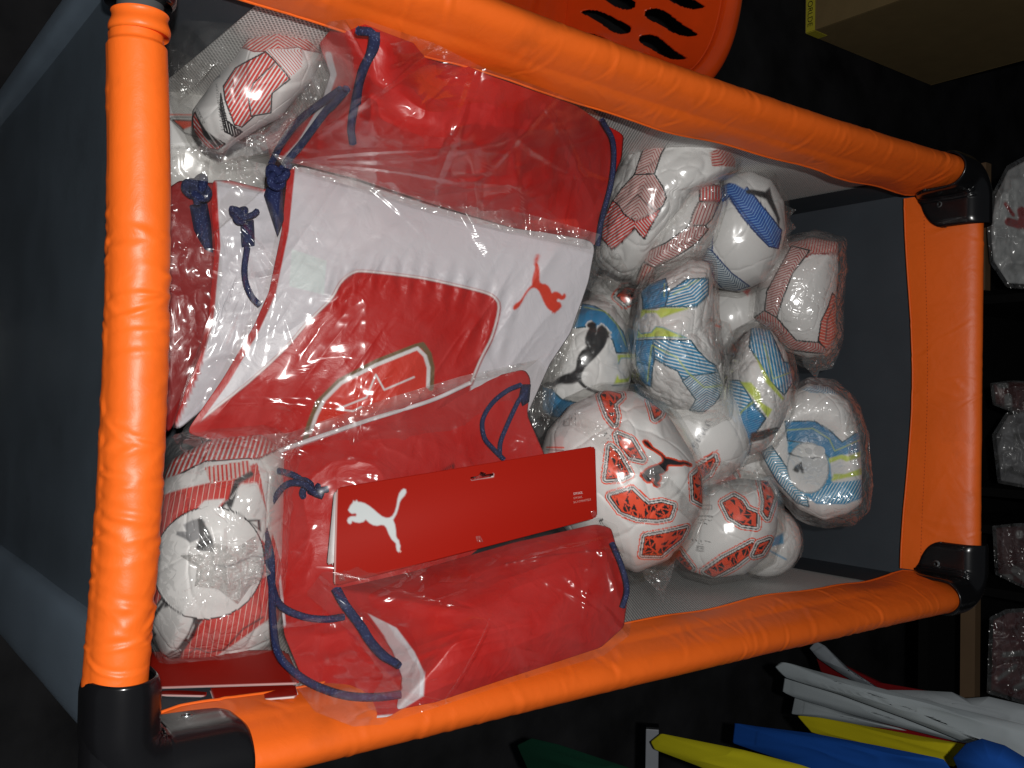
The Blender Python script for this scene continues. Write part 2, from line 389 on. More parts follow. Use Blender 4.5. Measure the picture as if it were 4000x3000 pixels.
def textpts(s, p0, p1, hh):
    """text run from p0 to p1 in photo coordinates, cap height hh (sign gives the side)"""
    V, T = text_tris(s); p0 = np.asarray(p0, float); p1 = np.asarray(p1, float); w_ = V[:, 0].max()
    d = p1-p0; n = np.array([d[1], -d[0]])/np.linalg.norm(d)
    return p0+V[:, :1]/w_*d+V[:, 1:]/.7*hh*n, T
class Art:
    def __init__(s, x, y, base=WHT):
        n = len(x); s.x = x; s.y = y; s.A = np.tile(np.array(base), (n, 1)).astype(float); s.B = s.A.copy(); s.p = np.zeros(n); s.d = np.full(n, -1.0)
    def fill(s, m, c): s.A[m] = c; s.B[m] = c; s.d[m] = -1
    def soft(s, sd, c, aa=6.0):
        a = np.clip(sd/aa+.5, 0, 1); m = a > 0; a = a[m][:, None]; c = np.array(c, float)
        s.A[m] = s.A[m]*(1-a)+c*a; s.B[m] = s.B[m]*(1-a)+c*a
    def sdp(s, P):
        P = np.asarray(P, float); sd = np.full(s.x.shape, -99.0); q = 12
        k = (s.x > P[:, 0].min()-q) & (s.x < P[:, 0].max()+q) & (s.y > P[:, 1].min()-q) & (s.y < P[:, 1].max()+q)
        if k.any():
            x, y = s.x[k], s.y[k]; D = dline(x, y, P, True); sd[k] = np.where(inpoly(x, y, P), D, -D)
        return sd
    def stripes(s, m, a, b, ph, duty): s.A[m] = a; s.B[m] = b; s.p[m] = ph[m]; s.d[m] = duty
    def run(s, spec):
        for it in spec:
            k = it[0]; kk = it[1]
            if k == 'poly': s.soft(s.sdp(kk(it[2])), it[3])
            elif k == 'line': s.soft(it[4]/2-dline(s.x, s.y, kk(it[2]), it[5] if len(it) > 5 else False), it[3], 5.0)
            elif k == 'chev':
                _, _, P, a0, a1, per, kc, ca, cb, duty = it[:10]; oc = it[10] if len(it) > 10 else None
                P = kk(P); m = inpoly(s.x, s.y, P); a = kk([a0])[0]; b = kk([a1])[0]; d = (b-a)/np.linalg.norm(b-a)
                X = s.x-a[0]; Y = s.y-a[1]; ss = X*d[0]+Y*d[1]; tt = np.abs(-X*d[1]+Y*d[0])
                s.stripes(m, ca, cb, (ss+kc*tt)/per, duty)
                if oc is not None: s.fill(dline(s.x, s.y, P, True) < 2.6, oc)
            elif k == 'cat':
                P = catpoly(*kk(it[2])); 
                if len(it) > 4 and it[4] is not None: s.fill(dline(s.x, s.y, P, True) < 5, it[4])
                s.soft(s.sdp(P), it[3])
            elif k == 'disc':
                (cx, cy), (rx, ry) = kk([it[2]])[0], it[3]; q = np.hypot((s.x-cx)/rx, (s.y-cy)/ry); s.fill(q < 1, it[4])
                if len(it) > 5: s.fill(np.abs(q-1)*min(rx, ry) < 2.2, it[5])
            elif k == 'text':
                p0, p1 = kk([it[3], it[4]]); V, T = textpts(it[2], p0, p1, it[5]); 
                bb = (s.x > V[:, 0].min()) & (s.x < V[:, 0].max()) & (s.y > V[:, 1].min()) & (s.y < V[:, 1].max())
                ids = np.where(bb)[0]; mm = np.zeros(len(ids), bool)
                for t in T: mm |= inpoly(s.x[ids], s.y[ids], V[list(t)])
                q = np.zeros(len(s.x), bool); q[ids[mm]] = True; s.fill(q, it[6])
            elif k == 'shard':   # neon patch broken by black triangles, with offset outlines
                P = kk(it[2]); c = P.mean(0); m = inpoly(s.x, s.y, P)
                D = dline(s.x, s.y, P, True); out = ~m
                s.fill(out & (D < 21), NEON); s.fill(out & (D < 17), WHT); s.fill(out & (D < 13), (.1, .1, .1)); s.fill(out & (D < 9), WHT); s.fill(out & (D < 4), BLK)
                s.fill(m, NEON); rs = random.Random(it[3]); 
                g = 34.0; ang = rs.uniform(0, 3); X = (s.x-c[0])*cos(ang)+(s.y-c[1])*sin(ang); Y = -(s.x-c[0])*sin(ang)+(s.y-c[1])*cos(ang)
                X = X+9*np.sin(Y/17+rs.uniform(0, 6)); Y = Y+7*np.sin(X/13+rs.uniform(0, 6))
                i = np.floor(X/g); fx = X/g-i; Yg = Y/(g*.8)+(i % 2)*.5; j = np.floor(Yg); fy = Yg-j
                up = fx > fy; mgn = np.minimum(np.minimum(fx, 1-fx), np.minimum(np.minimum(fy, 1-fy), np.abs(fx-fy)))
                hsh = _hash(i.astype(np.int64), j.astype(np.int64), up.astype(np.int64), 5)
                s.fill(m & (mgn > .09) & (hsh > .2) & (D > 3), BLK)
    def attrs(s): return dict(ink_a=s.A, ink_b=s.B, stripe_phase=s.p, stripe_duty=s.d)

# ------------------------------------------------------------------ disc-mapped closed shells
def discgrid(n):
    a = np.linspace(-1, 1, n); X, Y = np.meshgrid(a, a, indexing='ij')
    big = np.abs(X) > np.abs(Y)
    with np.errstate(divide='ignore', invalid='ignore'):
        r = np.where(big, X, Y); ph = np.where(big, (pi/4)*(Y/np.where(X == 0, 1, X)), (pi/2)-(pi/4)*(X/np.where(Y == 0, 1, Y)))
    ph = np.where(r < 0, ph+pi, ph); r = np.abs(r)
    return r.ravel(), ph.ravel(), gridfaces(n, n)
def rout(P, c, ph, blur=0):
    """distance from c to outline P in direction ph (photo coordinates)"""
    P = np.asarray(P, float)-np.asarray(c, float); n = len(P)
    tab = np.linspace(0, 2*pi, 721); best = np.zeros(721)
    dx = np.cos(tab); dy = np.sin(tab)
    for i in range(n):
        a = P[i]; e = P[(i+1) % n]-a; den = dx*e[1]-dy*e[0]
        with np.errstate(divide='ignore', invalid='ignore'):
            t = (a[0]*e[1]-a[1]*e[0])/den; s = (a[0]*dy-a[1]*dx)/den
        ok = (s >= -1e-6) & (s <= 1+1e-6) & (t > 0) & np.isfinite(t); best = np.where(ok, np.maximum(best, t), best)
    if blur:
        k = np.ones(blur)/blur; b = np.r_[best[-1-blur:-1], best, best[1:1+blur]]; best = np.convolve(b, k, 'same')[blur:blur+721]
    return np.interp(np.mod(ph, 2*pi), tab, best)
PHI = (1+5**.5)/2
_v = [];
for s1 in (-1, 1):
    for s2 in (-1, 1): _v += [(0, s1, s2*PHI), (s1, s2*PHI, 0), (s2*PHI, 0, s1)]
PENT = np.array(_v, float); PENT /= np.linalg.norm(PENT, axis=1, keepdims=True)
_h = []
for s1 in (-1, 1):
    for s2 in (-1, 1):
        _h += [(0, s1/PHI, s2*PHI), (s1/PHI, s2*PHI, 0), (s2*PHI, 0, s1/PHI)]
        for s3 in (-1, 1): _h.append((s1, s2, s3))
HEXN = np.array(_h, float); HEXN /= np.linalg.norm(HEXN, axis=1, keepdims=True)
PAN = np.vstack([PENT, HEXN]); PANH = np.r_[np.full(12, 2.327), np.full(20, 2.267)]
def rotm(seed):
    r = np.random.RandomState(seed); q = r.randn(4); q /= np.linalg.norm(q); a, b, c, d = q
    return np.array([[1-2*(c*c+d*d), 2*(b*c-a*d), 2*(b*d+a*c)], [2*(b*c+a*d), 1-2*(b*b+d*d), 2*(c*d-a*b)], [2*(b*d-a*c), 2*(c*d+a*b), 1-2*(b*b+c*c)]])
FB = 'footballs wrapped in clear plastic bags'
def ball(label, cx, cy, R, depth, art, seed, outline=None, dents=(), flat=1.0, filmm=None, bag=None, bagamp=.035, creases=.0, n=None, tails=(), bagdist=1.05, pucker=None):
    C0 = PD(cx, cy, depth); Rw = R*depth/FPX
    nz = CAM-C0; nz = nz/np.linalg.norm(nz)
    e1 = UP-nz*(UP@nz); e1 /= np.linalg.norm(e1); e2 = np.cross(nz, e1)*np.sign(np.cross(nz, e1)@RT)
    root = thing('wrapped_football', label, 'football', C0-np.array([0, 0, Rw]), FB)
    n = n or int(max(90, min(250, R*.72)))
    r, ph, Fc = discgrid(n)
    th = np.where(r < .80, .25*r/.8*pi/2+.75*np.arcsin(np.clip(r/.80, 0, 1)), pi/2+(np.clip(r, .8, 1)-.80)/.20*pi/2)
    def shell(r, ph, th, mult, out, amp, sd, seams):
        S = np.stack([np.sin(th)*np.cos(ph), np.sin(th)*np.sin(ph), np.cos(th)], -1)
        k = np.ones(len(ph)) if out is None else rout(out, (cx, cy), ph, 9)/R
        lat = S[:, :2]*(k*mult)[:, None]; z = S[:, 2]*flat*mult
        for (dx, dy, dr, dd) in dents:
            q = ((lat[:, 0]*R+cx-dx)**2+(lat[:, 1]*R+cy-dy)**2)/dr**2; z = z-dd*np.exp(-q)*(S[:, 2] > -.1)
        rr = np.ones(len(ph)); ID = None
        Q = S@rotm(seed)
        if creases: rr = rr-creases*ridge(S*3.1+seed, seed, 2)*(S[:, 2] > -.3)+creases*.5
        if seams:
            dd = (Q@PAN.T)/PANH; o = np.sort(dd, 1); gap = o[:, -1]-o[:, -2]; ID = dd
            rr = rr-.010*np.exp(-(gap/.007)**2)+.0022*np.sqrt(np.clip(gap/.09, 0, 1))
        if amp:
            wv = S*2.6+sd; wq = S+.35*np.stack([fbm(wv, sd), fbm(wv+9, sd+1), fbm(wv+5, sd+2)], -1)
            rr = rr+.45*amp*(ridge(wq*3.0+sd, sd, 3)-.35)+amp*.8*fbm(S*1.7+sd, sd+3, 2)
            rs = np.random.RandomState(sd)
            for _ in range(26):
                nn = rs.randn(3); nn /= np.linalg.norm(nn); off = rs.uniform(-.7, .7); cc = rs.randn(3); cc /= np.linalg.norm(cc); ww = rs.uniform(.03, .09)
                tt_ = S@nn-off+.05*np.sin(S@cc*4)
                rr = rr+amp*rs.uniform(.3, .9)*np.clip(1-np.abs(tt_)/ww, 0, 1)*np.exp(-((S-cc)**2).sum(1)/.5)
        if amp and pucker:
            ux = lat[:, 0]*R+cx-pucker[0]; uy = lat[:, 1]*R+cy-pucker[1]; rd = np.hypot(ux, uy)/R; an = np.arctan2(uy, ux)
            rr = rr+.035*np.sin(an*13+3*np.sin(an*3)+rd*4)*np.exp(-(rd/.45)**2)*np.clip(rd*8, 0, 1)*(S[:, 2] > 0)+.08*np.exp(-(rd/.10)**2)*(S[:, 2] > 0)
        lat = lat*rr[:, None]; z = z*rr
        V = C0+Rw*(lat[:, :1]*e1+lat[:, 1:]*e2+z[:, None]*nz)
        return V, S, lat, ID
    V, S, lat, ID = shell(r, ph, th, 1.0, outline, 0, seed, True)
    rho = np.hypot(lat[:, 0], lat[:, 1])+1e-9
    bk = S[:, 2] < 0; f = np.where(bk, (2*np.maximum(rho, .001)/np.maximum(np.sin(th), .05)-rho)/rho, 1.0); f = np.clip(f, 1, 3)
    a = Art(cx+lat[:, 0]*R*f, cy+lat[:, 1]*R*f); a.run(art)
    at = a.attrs()
    # inner lining sphere, then each stitched panel as its own piece
    ri, pi_, Fi = discgrid(24)
    thi = ri*pi
    Vi, _, _, _ = shell(ri, pi_, thi, .965, outline, 0, seed, False)
    core = mesh('ball', Vi, Fi, LINER, root)
    cen = ID[Fc].mean(1); own = cen.argmax(1)
    for pid in range(32):
        fs = Fc[own == pid]
        if len(fs) < 8: continue
        u, inv = np.unique(fs, return_inverse=True)
        o = mesh('panel', V[u], inv.reshape(-1, 4), BALLM, None, True, {k: v[u] for k, v in at.items()}); put2(o, core)
    nb = int(n*.62); rb, pb, Fb = discgrid(nb); thb = np.where(rb < .85, rb/.85*radians(110), radians(110)+(rb-.85)/.15*radians(70))
    ob = bag if bag is not None else outline
    Vb, _, _, _ = shell(rb, pb, thb, bagdist, ob, bagamp, seed+40, False)
    mesh('plastic_bag', Vb, Fb, filmm or FILM, root)
    for i, tl in enumerate(tails): scrap(root, tl[0], tl[1], tl[2], seed*7+i)
    return root
def scrap(root, P, c, dfun, seed, mat=None, name='bag_tail', amp=.012, n=46, blur=3):
    """loose crinkled film: outline P, depth from control points"""
    r, ph, Fc = discgrid(n); rr = rout(P, c, ph, blur)*r; x = c[0]+rr*np.cos(ph); y = c[1]+rr*np.sin(ph)
    q = np.stack([x, y], -1)/70.0
    rs = np.random.RandomState(seed); R0 = rr.max(); fold = np.zeros(len(x)); big = R0 > 150
    for _ in range(34 if big else 14):
        a = rs.uniform(0, 2*pi); rad = R0*np.sqrt(rs.uniform(0, 1)); mx_, my_ = c[0]+rad*cos(a), c[1]+rad*sin(a); b = rs.uniform(0, pi)
        sx_ = (x-mx_)*cos(b)+(y-my_)*sin(b); ty_ = -(x-mx_)*sin(b)+(y-my_)*cos(b); ln = rs.uniform(.15, .5)*R0; wd = rs.uniform(8, 30) if big else rs.uniform(5, 16)
        ty_ = ty_+.12*sx_*sx_/ln*rs.uniform(-1, 1)
        fold += rs.uniform(.3, 1)*np.clip(1-np.abs(ty_)/wd, 0, 1)*np.exp(-(sx_/ln)**2)*(wd/18)
    d = depthf(dfun, x, y)-(.0050 if big else .004)*fold
    if mat is FILMS: q = q*.32; amp = amp*.8
    d = d-amp*(ridge(q+.5*np.stack([fbm(q, seed), fbm(q+7, seed)], -1)+seed, seed, 3)-.3)
    return mesh(name, PD(x, y, d), Fc, mat or FILMC, root)
def depthf(C, x, y):
    C = np.asarray(C, float)
    if C.ndim == 0 or len(C.shape) == 0: return np.full(len(x), float(C))
    if len(C) == 1: return np.full(len(x), C[0, 2])
    # smooth interpolation (thin plate)
    P = C[:, :2]/1000; n = len(P)
    def Kf(r2): return .5*r2*np.log(r2+1e-9)
    Km = Kf(((P[:, None]-P[None])**2).sum(-1))+np.eye(n)*1e-3
    Q = np.hstack([np.ones((n, 1)), P]); Mx = np.zeros((n+3, n+3)); Mx[:n, :n] = Km; Mx[:n, n:] = Q; Mx[n:, :n] = Q.T
    if n < 3: Mx[n:, n:] = np.eye(3)*1e-6
    sol = np.linalg.solve(Mx+np.eye(n+3)*1e-9, np.r_[C[:, 2], 0, 0, 0])
    X = np.stack([x, y], -1)/1000; r = np.zeros(len(x))
    for i in range(n): r += sol[i]*Kf(((X-P[i])**2).sum(-1))
    return r+sol[n]+X@sol[n+1:]

# ------------------------------------------------------------------ the travel cot
FLOOR_Z = 0.0
W2, LEN, RZ, RR = .307, 1.203, .740, .0235      # rail centre lines
struct_floor = None
def build_floor():
    nx = 40; a = np.linspace(-6, 6, nx); X, Y = np.meshgrid(a, a+1.5, indexing='ij')
    o = mesh('floor', np.stack([X, Y, X*0+FLOOR_Z], -1), gridfaces(nx, nx), CARPET); tag(o, kind='structure')
    o = box('wall', (0, 3.6, 1.5), (12, .1, 3.0), plain('dark_wall_paint', (.012, .012, .013), rough=.9)); tag(o, kind='structure')
build_floor()

cot = thing('travel_cot', 'orange and navy folding travel cot filled with footballs and sacks', 'travel cot', (0, LEN/2, 0))
def wrink(seed, amp=.0035, along=26, around=10):
    def f(u, v):
        q = np.stack([u*along+.35*np.sin(v*40+seed)+1.2*fbm(np.stack([u*9, v*30], -1), seed+5), v*around, u*0+seed], -1)
        msk = np.clip((vn(np.stack([u*7+seed, v*6], -1), seed+9)-.35)*2.6, 0.12, 1)
        return amp*(ridge(q, seed, 3)**1.5-.2)*msk+.0010*fbm(np.stack([u*11, v*22], -1), seed+3, 2)
    return f
def creases(seed, L, W, n, amp, zones=None):
    rs = np.random.RandomState(seed); CR = []
    for _ in range(n):
        u0 = rs.uniform(0, L) if zones is None else rs.normal(*zones[rs.randint(len(zones))])
        CR.append((u0, rs.uniform(0, W), rs.normal(pi/2, .38), rs.uniform(.008, .03), rs.uniform(.0016, .0042), rs.uniform(.3, 1), rs.uniform(-12, 12)))
    def f(u, v):
        h = np.zeros_like(u)
        for (a, b, th, ln, wd, am, cv) in CR:
            s_ = (u-a)*cos(th)+(v-b)*sin(th); t_ = -(u-a)*sin(th)+(v-b)*cos(th)+cv*s_*s_
            g = np.exp(-(s_/ln)**2); h += amp*am*g*(np.exp(-(t_/wd)**2)-.8*np.exp(-((t_-wd*1.7)/(wd*1.3))**2))
        return h
    return f
# side rail centre lines follow the photograph (they bow outwards)
def railpath(pix, zz, sgn):
    pts = []
    for (x, y) in pix:
        p = PZ(x, y, zz); pts.append((p[0]-sgn*RR*.9, p[1]))
    return np.array(pts)
right_p = railpath([(920, 3040), (1415, 2925), (2000, 2785), (2500, 2655), (3100, 2515), (3700, 2385)], RZ, 1)
left_p = railpath([(1890, 0), (2300, 150), (2710, 295), (3200, 462), (3722, 615)], RZ, -1)
print('right rail', right_p.round(3).tolist()); print('left rail', left_p.round(3).tolist())
def side(pts, sgn, name):
    y0, y1 = .026, LEN-.028
    c = np.polyfit(pts[:, 1], pts[:, 0], 2); ys = np.linspace(y0, y1, 260)
    ymin = pts[:, 1].min(); xs = np.polyval(c, np.clip(ys, ymin, None))
    if sgn < 0:
        xm = np.polyval(c, ymin); sl = np.polyval(np.polyder(c), ymin); xs = np.where(ys < ymin, xm+sl*(ys-ymin)*.7, xs)
    path = np.stack([xs, ys, np.full_like(ys, RZ)], -1)
    inw = np.array([-sgn, 0, 0.0])
    prof = spline([(-.0215, -.030), (-.0245, -.004), (-.020, .012), (-.008, .0205), (.004, .016), (.012, .004), (.018, -.012), (.0215, -.03), (.0225, -.064), (.0205, -.066)], 60)
    def pm(A, B, t, L):
        sag = .006*np.sin(t*19+sgn)+.004*np.sin(t*41); k = np.clip((-.01-B)/.05, 0, 1); B = np.where(B < -.01, -.01+(B+.01)*np.interp(t, [0, .2, .45, .75, .93, 1], [.80, .62, .50, .55, .95, 1.15]), B)
        A = A+k*(.006*np.sin(pi*t)+sag*.4); B = B-k*.004*np.sin(pi*t)+k*sag*.25
        e = np.clip((np.abs(t-.5)-.47)/.03, 0, 1); return A*(1-.12*e), B*(1-.10*e)
    o = sweep(name, path, inw, prof, ORANGE, cot, nu=520, nv=60, disp=(lambda u, v, a=wrink(3 if sgn > 0 else 11, .0012, 20), b=creases(70+sgn, 1.2, .14, 120, .0007): a(u, v)+b(u, v)), profmod=pm)
    V, Fx = tubeV(LASTV[0][:, -2], .0016, 8); h = mesh('hem_piping', V, Fx, ORANGE); put2(h, o)
    return path
pr = side(right_p, 1, 'side_rail_cover'); pl = side(left_p, -1, 'side_rail_cover')
XR = lambda y: np.interp(y, pr[:, 1], pr[:, 0]); XL = lambda y: np.interp(y, pl[:, 1], pl[:, 0])
# far rail
path = np.stack([np.linspace(-W2+.020, W2-.020, 200), np.full(200, LEN), np.full(200, RZ)], -1)
prof = spline([(-.016, -.03), (-.020, -.008), (-.0195, .005), (-.012, .0125), (-.003, .0125), (.005, .003), (.010, -.012), (.0145, -.03), (.019, -.055), (.022, -.086), (.020, -.089)], 60)
def pmf(A, B, t, L):
    k = np.clip((-.01-B)/.07, 0, 1); return A-k*.004*np.sin(pi*t), B*(1+k*.10*np.cos(2*pi*t)*.8)
far = sweep('end_rail_cover', path, (0, -1, 0), prof, ORANGE, cot, nu=320, nv=60, disp=(lambda u, v, a=wrink(23, .0010, 12), b=creases(75, .57, .15, 50, .0006, [(.05, .03), (.2, .05), (.3, .03), (.52, .03)]): a(u, v)+b(u, v)), profmod=pmf)
V, Fx = tubeV(LASTV[0][:, -2], .0015, 8); h = mesh('hem_piping', V, Fx, ORANGE); put2(h, far)
SV = []; SF = []
for i in range(6, 314, 3):
    p_ = LASTV[0][i:i+2, 48]+np.array([0, -.0011, 0]); V, Fx = tubeV(p_, .0005, 4); SF += [[k+len(SV)*8 for k in f] for f in Fx]; SV.append(V)
h = mesh('stitching', np.vstack(SV), SF, fabric('dark_thread', (.30, .03, .008), rough=.8)); tag(h, kind='stuff'); put2(h, far)
# near rail: a wrinkled sleeve on a padded tube
xs = np.linspace(-.216, .262, 300)
path = np.stack([xs, .0035-.13*xs**2+.003*xs, np.full(300, RZ)], -1)
prof = [(RR*.88*cos(a)+.0025, RR*.90*sin(a)) for a in np.linspace(-pi*1.0, pi*1.0, 73)[:-1]]
def pmn(A, B, t, L):
    e = 1-.10*np.clip((np.abs(t-.5)-.482)/.006, 0, 1)
    g = 1+.04*np.sin(pi*t)
    # hem of the sleeve stands off on the outer side
    h = np.clip((-A-.010)/.014, 0, 1)*np.clip((-B+.004)/.02, 0, 1)
    return A*e*g-h*(.002+.007*t), B*e-h*.010
NCR = creases(88, .48, .145, 110, .00095, [(.20, .02), (.155, .012), (.32, .025), (.30, .04), (.37, .03), (.42, .02)])
def wn(u, v):
    return wrink(31, .0016, 24, 8)(u, v)+NCR(u, v)
near = sweep('end_rail_cover', path, (0, 1, 0), prof, ORANGE, cot, nu=560, nv=90, disp=wn, profmod=pmn, closed=True)
for s in (-1, 1):
    for k, (a, b) in enumerate((((.262, .276) if s > 0 else (.216, .232)),)):
        xx = np.linspace(s*a, s*b, 8); V, Fx = tubeV(np.stack([xx, xx*0+.001, xx*0+RZ], -1), .0205+.0012*np.sin(np.linspace(0, 6, 8)), 40)
        mesh('rail_cuff', V, Fx, ORANGE, cot)
    V, Fx = tubeV([(s*(.272 if s > 0 else .225), .001, RZ), (s*.30, .001, RZ)], .0165, 28); mesh('rail_tube', V, Fx, STEEL, cot)
# black corner fittings
def corner(sx, near_):
    hw = W2 if near_ else W2
    xr = (XR if sx > 0 else XL)(.08 if near_ else LEN-.065)
    yc = 0.0 if near_ else LEN; sy = 1 if near_ else -1
    ax = abs(xr)+.002
    # path from the side rail round the corner to the end rail
    L1 = .092 if near_ else .072; L2 = .06 if near_ else .06; r = .036
    pts = [(sx*ax, yc+sy*L1), (sx*ax, yc+sy*(r+.02)), (sx*ax, yc+sy*r)]
    for a in np.linspace(0, pi/2, 9)[1:]: pts.append((sx*(ax-r+r*cos(a)), yc+sy*(r-r*sin(a))))
    pts.append((sx*(ax-L2*.6-r*.4), yc)); pts.append((sx*(ax-r-L2*.62), yc))
    P = np.array([(x, y, RZ) for x, y in pts]); P = resample(P, 60)
    T = np.gradient(P, axis=0); T /= np.linalg.norm(T, axis=1, keepdims=True)
    cxy = np.array([sx*(ax-.12), yc+sy*.12, RZ]); inw = np.cross(T, [0, 0, 1.0]); sg = np.sign((inw*(cxy-P)).sum(1)); inw *= sg[:, None]
    prof = spline([(-.0215, -.030), (-.026, -.015), (-.025, .008), (-.014, .022), (0, .0265), (.014, .022), (.0255, .008), (.0275, -.02), (.0275, -.05), (.0268, -.066), (.024, -.068)], 60)
    def pm(A, B, t, L):
        q = np.clip(1-((t-.5)/.5)**2, 0, 1)**.5; k = np.clip((-.012-B)/.07, 0, 1)
        if near_: A = np.where(A < 0, A*.86, A); B = np.where(B < -.012, -.012+(B+.012)*.50, B)
        A = A*(.86+.14*np.clip(q*2, 0, 1))
        return A, B+k*(1-q)*(-B-.014)*.95
    o = sweep('corner_cap', P, inw, prof, BLACKP, cot, nu=60, nv=60, profmod=pm)
    s = o.modifiers.new('thickness', 'SOLIDIFY'); s.thickness = .002; s.offset = -1
    # rivet on the inner skirt
    k = 14 if near_ else 44; p = P[k]+inw[k]*.0285+np.array([0, 0, -.022 if near_ else -.034])
    a = inw[k]; V, Fx = tubeV([p-a*.002, p+a*.001, p+a*.0018], [.0048, .0048, .003], 18)
    ri = mesh('rivet', V, Fx, STEEL); put2(ri, o)
    # corner post and foot
    pr_ = [(sx*(ax-.004), yc+sy*.004, RZ-.03), (sx*(ax+.004), yc-sy*.004, .03)]
    pc = np.array(pr_)
    return o
for nr in (True, False):
    for sx in (-1, 1): corner(sx, nr)
# near black socket sleeves that take the tube
for s in (-1, 1):
    xx = np.array([.281, .284, .30, .34]); rr = np.array([.0225, .0245, .0255, .026])
    if s < 0: xx = np.array([.239, .242, .27, .34]); rr = np.array([.0235, .026, .028, .029])
    V, Fx = tubeV(np.stack([s*xx, xx*0+.0, xx*0+RZ-.001], -1), rr, 36); mesh('tube_socket', V, Fx, BLACKP, cot)
# posts: wide satin sleeves from corner to foot
def post(sx, yc, sy):
    a, b = (.218, .305) if sx > 0 else (.280, .306)
    cx = sx*(a+b)/2; n = 60; z = np.linspace(RZ-.02, .035, n)
    ang = np.linspace(0, 2*pi, 28, endpoint=False); ex = (b-a)/2; ey = .017
    V = []
    for zi in z:
        w_ = 1+.006*sin(zi*31+sx)
        for t in ang: V.append((cx+ex*w_*np.sign(cos(t))*abs(cos(t))**.6, yc-sy*.008+ey*np.sign(sin(t))*abs(sin(t))**.6, zi))
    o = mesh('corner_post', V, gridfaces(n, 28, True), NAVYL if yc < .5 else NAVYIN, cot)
    f = box('foot', (sx*.275, yc, .018), (.09, .05, .036), BLACKP, None, bevel=.008); put2(f, o)
for sx in (-1, 1):
    post(sx, -.006, -1); post(sx, LEN+.024, 1)
# end walls
def wallsheet(name, x0, x1, yf, z0, z1, mat, seed, amp, nx=120, nz=110):
    X, Z = np.meshgrid(np.linspace(x0, x1, nx), np.linspace(z0, z1, nz), indexing='ij')
    q = np.stack([X*3, Z*2.2], -1); d = amp*fbm(q, seed, 2)+amp*.25*ridge(np.stack([X*9, Z*3+X*2], -1), seed+2, 2)
    return mesh(name, np.stack([X, yf+d, Z], -1), gridfaces(nx, nz), mat, cot)
wallsheet('end_wall', -.286, .232, .001, .06, RZ-.006, NAVYF, 5, .004)
wallsheet('end_wall', -.30, .30, LEN-.003, .05, RZ-.045, NAVYIN, 8, .006)
# side walls: net with dark cloth strips at the corners
ma, nt, out = newmat('white_net'); Lk = nt.links.new
tc = N(nt, 'ShaderNodeTexCoord'); sp = N(nt, 'ShaderNodeSeparateXYZ'); Lk(tc.outputs['Object'], sp.inputs[0])
def mth(op, a, b=None, c=None):
    n_ = N(nt, 'ShaderNodeMath', operation=op)
    for i, v in enumerate((a, b, c)):
        if v is None: continue
        if isinstance(v, (int, float)): n_.inputs[i].default_value = v
        else: Lk(v, n_.inputs[i])
    return n_.outputs[0]
gy = mth('MULTIPLY', sp.outputs['Y'], 1/.0042); gz = mth('MULTIPLY', sp.outputs['Z'], 1/.0030)
row = mth('FLOOR', gz); off = mth('MULTIPLY', mth('FRACT', mth('MULTIPLY', row, .5)), 1.0)
fy = mth('SUBTRACT', mth('FRACT', mth('ADD', gy, off)), .5); fz_ = mth('SUBTRACT', mth('FRACT', gz), .5)
rad = mth('ADD', mth('POWER', mth('ABSOLUTE', mth('MULTIPLY', fy, 3.0)), 2.0), mth('POWER', mth('ABSOLUTE', mth('MULTIPLY', fz_, 3.6)), 2.0))
hole = mth('LESS_THAN', rad, 1.0)
pb_ = N(nt, 'ShaderNodeBsdfPrincipled'); pb_.inputs['Base Color'].default_value = (.80, .79, .77, 1); pb_.inputs['Roughness'].default_value = .55
tr_ = N(nt, 'ShaderNodeBsdfTransparent'); mx_ = N(nt, 'ShaderNodeMixShader'); Lk(hole, mx_.inputs[0]); Lk(pb_.outputs[0], mx_.inputs[1]); Lk(tr_.outputs[0], mx_.inputs[2]); Lk(mx_.outputs[0], out.inputs[0])
NET = ma
for sx, XF in ((1, XR), (-1, XL)):
    def sidesheet(name, y0, y1, mat, off, n1=90, n2=40, z1=RZ-.03):
        Y, Z = np.meshgrid(np.linspace(y0, y1, n1), np.linspace(.05, z1, n2), indexing='ij')
        X = XF(Y)-sx*(.010+off)-sx*.008*np.sin(Y*5)*np.sin(Z*4)
        k = np.clip((Z-.2)/.55, 0, 1); X = X*(k)+(1-k)*sx*.295
        mesh(name, np.stack([X, Y, Z], -1), gridfaces(n1, n2), mat, cot)
    sidesheet('side_net', .11, LEN-.09, NET, 0)
    sidesheet('corner_cloth', .01, .118, NAVYIN, .003, 12, 20)
    sidesheet('corner_cloth', LEN-.11, LEN-.012, NAVYIN, .003, 12, 20)
# mattress
X, Y = np.meshgrid(np.linspace(-.285, .285, 30), np.linspace(.02, LEN-.03, 50), indexing='ij')
mesh('mattress', np.stack([X, Y, .24+.006*fbm(np.stack([X*6, Y*6], -1), 4)], -1), gridfaces(30, 50), NAVYIN, cot)
# under frame of the cot outside: lower rails
tube('base_bar', [(-.29, .0, .05), (.29, .0, .05)], .012, STEEL, cot); tube('base_bar', [(-.29, LEN, .05), (.29, LEN, .05)], .012, STEEL, cot)
for s in (-1, 1): tube('base_bar', [(s*.30, 0, .05), (s*.30, LEN, .05)], .012, STEEL, cot)

# ------------------------------------------------------------------ footballs
cb = (RED, WHT)
B = {}
